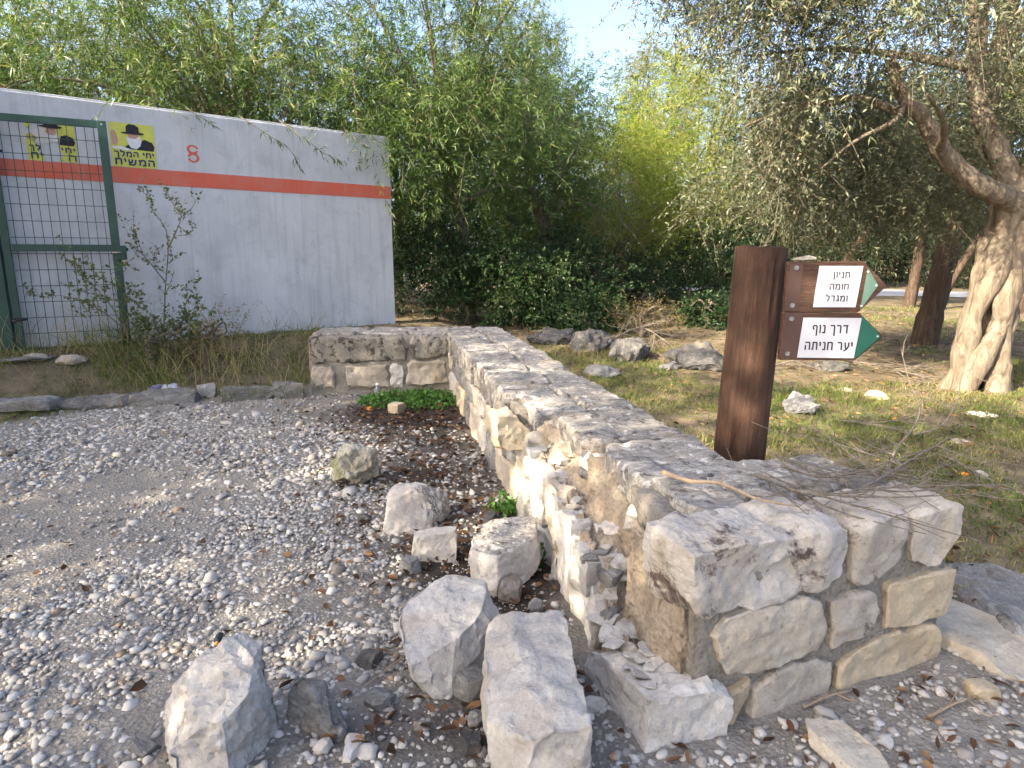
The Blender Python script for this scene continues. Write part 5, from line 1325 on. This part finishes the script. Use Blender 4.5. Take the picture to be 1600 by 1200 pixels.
# rocks set along the far edge of the gravel
kerb = [(25, 640, (.75, .25, .14)), (150, 634, (.72, .24, .14)), (255, 628, (.6, .26, .17)), (322, 618, (.2, .17, .17)), (385, 622, (.5, .3, .18)), (450, 618, (.34, .28, .2)), (-60, 645, (.6, .3, .15))]
kl = ['long pale edging stone at the left edge of the gravel', 'flat edging stone left of the litter', 'wide edging stone below the dry weeds', 'white cobble standing on the gravel edging', 'cracked edging stone left of the wall', 'edging stone next to the end of the wall arm', 'edging stone beyond the left edge']
for i, ((px, py, d), lab) in enumerate(zip(kerb[:6], kl)):
    place_rock('edging_stone', lab, 'stone', px, py, d, M['greyrock' if i != 3 else 'fresh'], 260 + i, (0, 0, .35), 'block', .25, edge=.03)
for i, (px, py, d, lab) in enumerate([(55, 563, (.28, .2, .12), 'light rounded stone under the gate, left one'), (108, 562, (.4, .25, .14), 'light rounded stone under the gate, right one'), (30, 578, (.7, .25, .08), 'long flat slab in the grass below the gate')]):
    place_rock('bank_stone', lab, 'stone', px, py, d, M['cream' if i < 2 else 'greyrock'], 270 + i, (0, 0, .5), 'round', .2)
FS = 1.3
field = [(862, 535, (.75, .5, .33), 'grey', 'grey boulder with a pale streak at the left of the clearing'), (925, 545, (.75, .6, .42), 'dark', 'dark humped boulder in the middle of the clearing row'), (985, 560, (.8, .5, .36), 'dark', 'dark brushy boulder right of the humped one'),
         (1088, 572, (.8, .5, .30), 'grey', 'striated grey boulder just left of the timber post'), (942, 586, (.4, .28, .16), 'grey', 'pale field stone in the sunlit grass'), (1045, 578, (.22, .18, .13), 'grey', 'small stone in front of the striated boulder'),
         (1250, 640, (.45, .3, .19), 'grey', 'light grey boulder in the grass below the signs'), (1368, 622, (.2, .14, .1), 'tan', 'small tan stone left of the olive trunk'), (1532, 650, (.3, .14, .07), 'cream', 'flat pale stone in front of the olive trunk'),
         (1320, 612, (.2, .14, .07), 'cream', 'low pale stone between boulder and olive'), (1532, 745, (.14, .1, .08), 'cream', 'small white stone among the twigs at right'), (1600, 950, (.6, .4, .07), 'grey', 'flat grey slab at the right edge of the picture'),
         (1525, 1005, (.5, .35, .06), 'cream', 'pale slab beside the right end of the wall'), (1290, 577, (.6, .35, .2), 'dark', 'dark low rock under the lower sign'), (1500, 690, (.2, .15, .04), 'cream', 'thin pale stone flat in the grass at right')]
for i, (px, py, d, mt, lab) in enumerate(field):
    place_rock('field_rock', lab, 'rock', px, py, tuple(q_ * (FS if i < 8 else 1) for q_ in d), M['darkrock' if i < 4 else {'grey': 'greyrock', 'dark': 'darkrock'}.get(mt, mt)], 280 + i, (0, 0, i * .7), 'round' if i not in (12, 11) else 'block', .28, edge=max(.025, max(d) * .05), amp=.010 if i in (11, 12) else max(d) * .075)

# ------------------------------------------------------------------ gravel, litter, grass
def pebble_templates(sub, n, seed):
    out = []; rng = random.Random(seed)
    for k in range(n):
        bm = bmesh.new(); bmesh.ops.create_icosphere(bm, subdivisions=sub, radius=.5)
        off = Vector((rng.uniform(0, 50), rng.uniform(0, 50), rng.uniform(0, 50)))
        sx, sy, sz = 1, rng.uniform(.6, .95), rng.uniform(.38, .7)
        for v in bm.verts:
            p = v.co.copy(); r = 1 + .6 * mnoise.noise(p * 2.4 + off) + .25 * mnoise.noise(p * 5 + off)
            v.co = Vector((p.x * sx * r, p.y * sy * r, p.z * sz * r))
        V = np.array([v.co[:] for v in bm.verts]); F = np.array([[v.index for v in f.verts] for f in bm.faces]); bm.free(); out.append((V, F))
    return out
def scatter_mesh(name, templ, P, S, seed, mat, tilt=.35, smooth_=True):
    rng = np.random.default_rng(seed); n = len(P); kind = rng.integers(0, len(templ), n); Vs = []; Fs = []; Ts = []; base = 0
    tint = np.clip(rng.normal(.5, .23, n), 0, 1)
    for k, (V, F) in enumerate(templ):
        i = np.where(kind == k)[0]
        if not len(i): continue
        a = rng.uniform(0, 6.283, len(i)); tx = rng.normal(0, tilt, len(i)); c, s = np.cos(a), np.sin(a); ct, st = np.cos(tx), np.sin(tx)
        Q = V[None] * S[i][:, None, None]
        y = Q[..., 1] * ct[:, None] - Q[..., 2] * st[:, None]; z = Q[..., 1] * st[:, None] + Q[..., 2] * ct[:, None]; x = Q[..., 0]
        W = np.stack([x * c[:, None] - y * s[:, None], x * s[:, None] + y * c[:, None], z], -1) + P[i][:, None]
        Vs.append(W.reshape(-1, 3)); Fs.append((F[None] + (np.arange(len(i)) * len(V))[:, None, None] + base).reshape(-1, 3)); Ts.append(np.repeat(tint[i], len(V))); base += len(i) * len(V)
    return np_mesh(name, np.concatenate(Vs), np.concatenate(Fs), mat, attr=np.concatenate(Ts), smooth=smooth_)
def pebble_mat():
    m = Mat('limestone_gravel', .85, .25); v = m.coord()
    c = m.ramp(m.attr('tint'), [(0, (.15, .136, .12)), (.3, (.26, .243, .22)), (.6, (.37, .352, .325)), (.85, (.46, .442, .414)), (.97, (.50, .482, .455)), (1, (.28, .2, .135))])
    c = m.mix(.5, c, m.ramp(m.noise(v, 55, 6, .7), [(.3, .6), (.65, 1.12)]), 'MULTIPLY'); m.color(c); m.bump(m.noise(v, 140, 4, .7), .3, .004); return m.m
PEB = pebble_mat()
def in_wall(x, y, mrg=.02):
    v, u = wallside(x, y)
    s = (x - SO[0]) * ED[0] + (y - SO[1]) * ED[1]; t = (x - SO[0]) * EN[0] + (y - SO[1]) * EN[1]
    a = (v > -mrg) & (v < .74 + mrg) & (u > 0) & (u < 6.6); b = (s > -mrg) & (s < 1.3 + mrg) & (t > -mrg - .03) & (t < .7 + mrg)
    c = (y > 7.25 - mrg) & (y < 8.2) & (x > -2.45) & (x < -.5)
    return a | b | c
def scatter_pts(n, seed, x0, x1, y0, y1, dens):
    rng = np.random.default_rng(seed)
    # more of them near the viewer, where they can be told apart
    y = y0 + (y1 - y0) * rng.random(n); x = x0 + (x1 - x0) * rng.random(n)
    ok = (np.abs(x) < .84 * y + .35) & ~in_wall(x, y) & (rng.random(n) < dens(x, y))
    return x[ok], y[ok], rng
def gravel_density(x, y):
    g, s, d = zones(x, y)
    return np.clip((1 - g) * (1 - .93 * s) * (1 - .85 * d) * (.55 + .65 * vnoise(x, y, 1.7, 41)) * (1 - .3 * smooth_np(.35, .9, x) * smooth_np(2.9, 2.3, y)), 0, 1)
def build_gravel():
    near = pebble_templates(2, 12, 3); farT = pebble_templates(1, 9, 4)
    fine = lambda x, y: np.clip((1 - zones(x, y)[0]) * (.4 + .6 * vnoise(x, y, 3, 44)), 0, 1)
    for n, y0, y1, tm, sz, seed, sm, de, lab in ((15000, 1.05, 1.95, near, .0215, 5, False, gravel_density, 'loose white limestone gravel at the front of the yard'),
                                                 (56000, 1.95, 3.9, farT, .0225, 8, False, gravel_density, 'loose white limestone gravel in the middle of the yard'),
                                                 (50000, 3.9, 7.4, farT, .027, 6, False, gravel_density, 'loose white limestone gravel of the far yard'),
                                                 (20000, 1.05, 3.4, farT, .011, 7, False, fine, 'fine grit between the gravel stones')):
        x, y, rng = scatter_pts(n, seed, -6.2, 2.9, y0, y1, de)
        S = sz * np.exp(rng.normal(0, .42, len(x)))
        z = ground_np(x, y) + S * rng.uniform(-.10, .16, len(x))
        tag(obj('gravel', scatter_mesh('gravel', tm, np.stack([x, y, z], 1), S, seed, PEB, smooth_=sm)), lab, 'gravel', kind='stuff')
build_gravel()
def flat_leaves(n, seed, x0, x1, y0, y1, dens, L, W, mat, name, label, lift=.008, tilt=.35, tmin=0., tmax=1.):
    x, y, rng = scatter_pts(n, seed, x0, x1, y0, y1, dens); m = len(x)
    a = rng.uniform(0, 6.283, m); D = np.stack([np.cos(a), np.sin(a), rng.normal(0, tilt, m) * .6], 1); D = unit(D)
    S = unit(np.cross(D, np.array([0, 0, 1.]) + rng.normal(0, tilt, (m, 3)))); N = np.cross(S, D)
    P = np.stack([x, y, ground_np(x, y) + lift + rng.random(m) * .012], 1); L_ = (L * rng.uniform(.5, 1.3, m))[:, None]; W_ = (W * rng.uniform(.6, 1.3, m))[:, None]
    c1 = rng.uniform(.1, .55, (m, 1)); c2 = rng.uniform(.1, .55, (m, 1)); bend = rng.uniform(-.25, .25, (m, 1)) * L_
    q1 = P + D * L_ * .28 + S * bend * .3; q2 = P + D * L_ * .66 + S * bend * .7; tip = P + D * L_ + S * bend + N * L_ * rng.uniform(-.05, .2, (m, 1))
    V = np.stack([P, q1 + S * W_ * .46 + N * W_ * c1, q2 + S * W_ * .40 + N * W_ * c1, tip, q2 - S * W_ * .40 + N * W_ * c2, q1 - S * W_ * .46 + N * W_ * c2, q1, q2], 1).reshape(-1, 3)
    b = np.arange(m)[:, None] * 8
    Fq = np.concatenate([b + np.array([[6, 1, 2, 7]]), b + np.array([[5, 6, 7, 4]])]); Ft = np.concatenate([b + np.array([[0, 1, 6]]), b + np.array([[0, 6, 5]]), b + np.array([[7, 2, 3]]), b + np.array([[4, 7, 3]])])
    return tag(obj(name, np_mesh(name, V, [Fq, Ft], M[mat], attr=np.repeat(rng.uniform(tmin, tmax, m), 8))), label, 'leaves', kind='stuff')
flat_leaves(5500, 301, -3.5, .7, 1.4, 7.2, lambda x, y: np.clip(zones(x, y)[1] * 1.2 + .02, 0, 1), .055, .03, 'litter', 'leaf_litter', 'dead brown leaves along the wall foot', tmax=.75)
flat_leaves(1500, 307, .3, 3.0, 1.2, 2.6, lambda x, y: .35 * vnoise(x, y, 3, 71), .045, .02, 'litter', 'leaf_litter', 'dead leaves and bits on the dirt before the wall end', tmax=.85)
flat_leaves(15000, 303, -5, 9, 2.0, 15, lambda x, y: zones(x, y)[0] * .55 + .015, .06, .022, 'litter', 'leaf_litter', 'dry leaf litter in the grass', tmin=.1)
flat_leaves(7000, 305, .5, 9, 2.0, 14, lambda x, y: zones(x, y)[0] * .6, .13, .0045, 'litter', 'dry_stalks', 'dry grass stalks and needles on the ground', tilt=.25, tmin=.3)
def grass(n, seed, x0, x1, y0, y1, dens, h, name, label, tmean, wd=.006):
    x, y, rng = scatter_pts(n, seed, x0, x1, y0, y1, dens); m = len(x)
    D = unit(np.stack([rng.normal(0, .42, m), rng.normal(0, .42, m), np.ones(m)], 1)); P = np.stack([x, y, ground_np(x, y) - .005], 1)
    hh = h * rng.uniform(.4, 1.3, m) * (.3 + .7 * vnoise(x, y, 1.3, 55) + 1.1 * vnoise(x, y, 5.5, 54) ** 2)
    V, F, T = leaves_np(P, D, hh, np.full(m, wd), np.clip(rng.normal(tmean, .18, m) + .7 * (vnoise(x, y, 1.1, 56) - .5), 0, 1), rng, .25)
    return tag(obj(name, np_mesh(name, V, F, M['grass'], attr=T)), label, 'grass', kind='stuff')
gd = lambda x, y: np.clip(zones(x, y)[0] * smooth_np(.40, .66, .55 * vnoise(x, y, .8, 57) + .45 * vnoise(x, y, 2.6, 58)), 0, 1)
grass(110000, 311, .3, 9, 2.6, 9.5, gd, .085, 'grass', 'short grass of the clearing behind the stone wall', .58, .007)
grass(26000, 313, -.5, 11, 9.5, 16, gd, .09, 'grass', 'thin grass of the far clearing', .5, .01)
gb = lambda x, y: np.clip(zones(x, y)[0] * smooth_np(.35, .6, .5 * vnoise(x, y, 1., 59) + .5 * vnoise(x, y, 3., 60)) * (x < -1.9), 0, 1)
grass(34000, 315, -7, -1.9, 5.6, 9.8, gb, .085, 'grass', 'short grass on the bank below the concrete wall', .35)
gt = lambda x, y: np.clip(np.exp(-(((x + 3.8) / 1.1) ** 2 + ((y - 7.45) / .6) ** 2)) * 1.2 + .12 * (zones(x, y)[0]), 0, 1) * (x < -2) * ((x - WALL_A[0]) * WN[0] + (y - WALL_A[1]) * WN[1] > .05)
grass(16000, 317, -6.5, -2, 6.2, 9.6, lambda x, y: gt(x, y) * smooth_np(.38, .62, vnoise(x, y, 2.4, 77)), .40, 'dry_weeds', 'tall dry weeds and thorny stalks below the sapling', .50, .007)
grass(2600, 318, -6.0, -2.2, 6.4, 9.4, gt, .8, 'dry_weeds', 'thin tall dry stalks against the foot of the concrete wall', .97, .005)
def herb(label, c, r, n, seed, hgt=.1, leaf=.035):
    rng = np.random.default_rng(seed); a = rng.uniform(0, 6.283, n); q_ = np.sqrt(rng.random(n)); x = c[0] + np.cos(a) * q_ * r[0]; y = c[1] + np.sin(a) * q_ * r[1]
    z = ground_np(x, y) + hgt * rng.random(n) * (1 - .6 * q_); P = np.stack([x, y, z], 1); ok = ~in_wall(x, y, .0); P = P[ok]; m = len(P)
    D = unit(rng.normal(size=(m, 3)) + np.array([0, 0, .5])); base = np.array([c[0], c[1], gz(c[0], c[1])])
    V, F, T = leaves_np(P - base, D, leaf * rng.uniform(.6, 1.3, m), leaf * .75 * rng.uniform(.6, 1.3, m), rng.random(m), rng, .1)
    root = empty('weed', tuple(base), label, 'plant'); obj('leaves', np_mesh('leaves', V, F, M['herb'], attr=T), root)
    b = MB()
    for k in range(min(40, m)):
        p = P[rng.integers(0, m)] - base; b.tube([(p[0] * .8, p[1] * .8, -.01), tuple(p)], .0022, 4, False)
    obj('stems', b.mesh('stems', M['herb']), root)
q = at(660, 645); herb('fresh green weeds growing in the inner wall corner', (-1.05, 6.75), (.62, .42), 1500, 321, .14, .04)
q = at(815, 800); herb('small green weed at the wall foot behind the cut block', (-.05, 3.62), (.10, .08), 110, 323, .17, .035)
q = at(850, 850); herb('tiny dark green weed in the crack beside the cut block', (.13, 3.0), (.06, .06), 60, 325, .14, .03)

# ------------------------------------------------------------------ dry branches
def dry_branch(label, pts, r0, seed, mat, side=10, depth=2, flat=.12, name='dry_branch', slen=(.25, .55)):
    rng = np.random.default_rng(seed); P = spline(pts, 7); base = P[0].copy(); b = MB()
    def grow(Q, r, dep):
        b.tube(Q - base, np.linspace(r, max(.0012, r * .3), len(Q)), 6 if r > .006 else 4)
        if dep:
            for _ in range(side if dep == depth else 3):
                k = rng.integers(1, len(Q) - 1); t = unit(Q[k + 1] - Q[k]); d = rng.normal(size=3) * .7; d[2] *= flat; d = unit(t * .7 + d); ln = rng.uniform(*slen) * (1 if dep == depth else .5)
                e = Q[k] + d * ln
                grow(spline([Q[k], Q[k] + d * ln * .5 + rng.normal(0, .02, 3) * [1, 1, .4], e + np.array([0, 0, rng.uniform(-.01, .05)])], 4), r * .5, dep - 1)
    grow(P, r0, depth)
    return tag(obj(name, b.mesh(name, M[mat], True), None, tuple(base)), label, 'branch')
zt = .645
dry_branch('smooth peeled pale stick lying on top of the stone wall', [at(1036, 738, zt + .01), at(1080, 752, zt + .012), at(1125, 755, zt + .012), at(1180, 778, zt + .012), at(1235, 790, zt + .008)], .011, 331, 'pale_wood', 3, 1, .05, slen=(.05, .1))
dry_branch('grey twiggy dead branch lying across the wall end', [at(1180, 742, zt + .02), at(1260, 770, zt + .02), at(1340, 765, zt + .02), at(1420, 720, zt + .02), at(1490, 680, .62)], .008, 333, 'twig', 16, 2, .10)
dry_branch('second thin dead branch beside the grey one on the wall end', [at(1220, 728, zt + .02), at(1290, 745, zt + .025), at(1370, 735, zt + .02), at(1440, 760, zt + .02)], .006, 334, 'twig', 12, 2, .1)
g = lambda px, py, dz: at(px, py) + np.array([0, 0, dz])
dry_branch('pale forked dead branch standing up from the grass at right', [g(1385, 745, .02), g(1400, 712, .06), g(1425, 690, .12), g(1432, 670, .2), g(1415, 640, .28), g(1400, 600, .42)], .009, 335, 'twig', 5, 2, .7)
dry_branch('bent pale dead branch right of the forked one', [g(1425, 690, .05), g(1470, 682, .1), g(1492, 655, .2), g(1500, 625, .28), g(1545, 618, .3)], .008, 336, 'twig', 5, 2, .5)
dry_branch('long dead branch on the ground at the right edge', [g(1480, 720, .03), g(1520, 745, .04), g(1560, 765, .04), g(1620, 790, .03)], .008, 337, 'twig', 10, 2, .15)
dry_branch('heap of fine dead twigs under the sign boards', [g(1200, 580, .05), g(1270, 572, .12), g(1350, 580, .10), g(1430, 590, .04)], .012, 338, 'twig', 22, 2, .3, slen=(.4, .9))
dry_branch('dead brushwood over the dark boulders of the clearing', [g(960, 555, .25), g(1000, 550, .35), g(1040, 555, .2)], .01, 339, 'twig', 20, 2, .5, slen=(.3, .7))
dry_branch('thin dead twigs in front of the timber post', [g(1300, 660, .03), g(1360, 670, .05), g(1420, 660, .04)], .006, 340, 'twig', 12, 2, .2)
for i, (a, b_, lab) in enumerate([((1255, 1110), (1330, 1085), 'dry stick on the ground before the wall end'), ((660, 1010), (560, 1085), 'dry curled stick between flaked rock and tilted slab'), ((1450, 1125), (1540, 1090), 'short dry stick at the lower right')]):
    p = g(*a, .012); e = g(*b_, .014); dry_branch(lab, [p, (p + e) / 2 + np.array([.01, .01, .006]), e], .006, 345 + i, 'pale_wood', 2, 1, .1, slen=(.05, .1))

# ------------------------------------------------------------------ litter
def crumple(name, label, px, py, size, mat, seed):
    rng = random.Random(seed); bm = bmesh.new(); bmesh.ops.create_icosphere(bm, subdivisions=3, radius=size / 2)
    for v in bm.verts: v.co = v.co * (1 + .8 * mnoise.noise(v.co * 22 / size * .1 + Vector((seed, 0, 0)))) ; v.co.z = v.co.z * .5 + size * .2
    me = bpy.data.meshes.new(name); bm.to_mesh(me); bm.free(); me.materials.append(mat)
    p = at(px, py); return tag(obj(name, me, None, (p[0], p[1], p[2])), label, 'litter')
M['film'] = plain('white_plastic_film', (.62, .62, .66), .35, .1, 20)
M['bluefilm'] = plain('lilac_print', (.25, .22, .42), .4, .3, 30)
M['orange'] = plain('orange_peel', (.55, .2, .03), .6, .2, 30)
M['dkglass'] = plain('dark_green_plastic', (.01, .02, .025), .2, .2, 20)
crumple('plastic_bag', 'crumpled white plastic wrapper on the edging stones', 268, 612, .2, M['film'], 3)
crumple('plastic_wrapper', 'small lilac printed wrapper next to the white one', 245, 610, .14, M['bluefilm'], 5)
crumple('peel', 'bright orange scrap on the soil near the wall corner', 578, 640, .07, M['orange'], 7)
crumple('peel', 'orange dry leaf scrap on the wall-end twigs', 1505, 742, .04, M['orange'], 8)
def bottle(name, label, p, r, h, mats, rz, lying=True):
    root = empty(name, tuple(p), label, 'bottle'); prof = [(0, 0), (r, .0), (r * 1.02, h * .08), (r, h * .5), (r * .95, h * .62), (r * .45, h * .8), (r * .4, h * .9), (0, h * .9)]
    n = 14; V = [(a * math.cos(6.2832 * k / n), a * math.sin(6.2832 * k / n), z) for a, z in prof for k in range(n)]
    Fq = [(i * n + k, i * n + (k + 1) % n, (i + 1) * n + (k + 1) % n, (i + 1) * n + k) for i in range(len(prof) - 1) for k in range(n)]
    obj('body', np_mesh('body', V, np.array(Fq), mats[0], smooth=True), root)
    b = MB(); b.tube([(0, 0, h * .88), (0, 0, h)], r * .46, 12); obj('cap', b.mesh('cap', mats[1], True), root)
    root.rotation_euler = (math.pi / 2 * .96, 0, rz) if lying else (0.08, 0, rz); return root
gl = Mat('clear_plastic', .15, .5); gl.color((.75, .85, .92)); gl.b.inputs['Transmission Weight'].default_value = .85; gl.b.inputs['IOR'].default_value = 1.15
M['clear'] = gl.m
bottle('plastic_bottle', 'small clear plastic bottle standing against the wall arm', at(590, 622), .032, .17, (M['clear'], M['film']), .3, False)
p = at(345, 1000); bottle('bottle_stub', 'dark little bottle with amber neck lying on the gravel', p + np.array([0, 0, .018]), .017, .06, (M['dkglass'], M['orange']), .2)
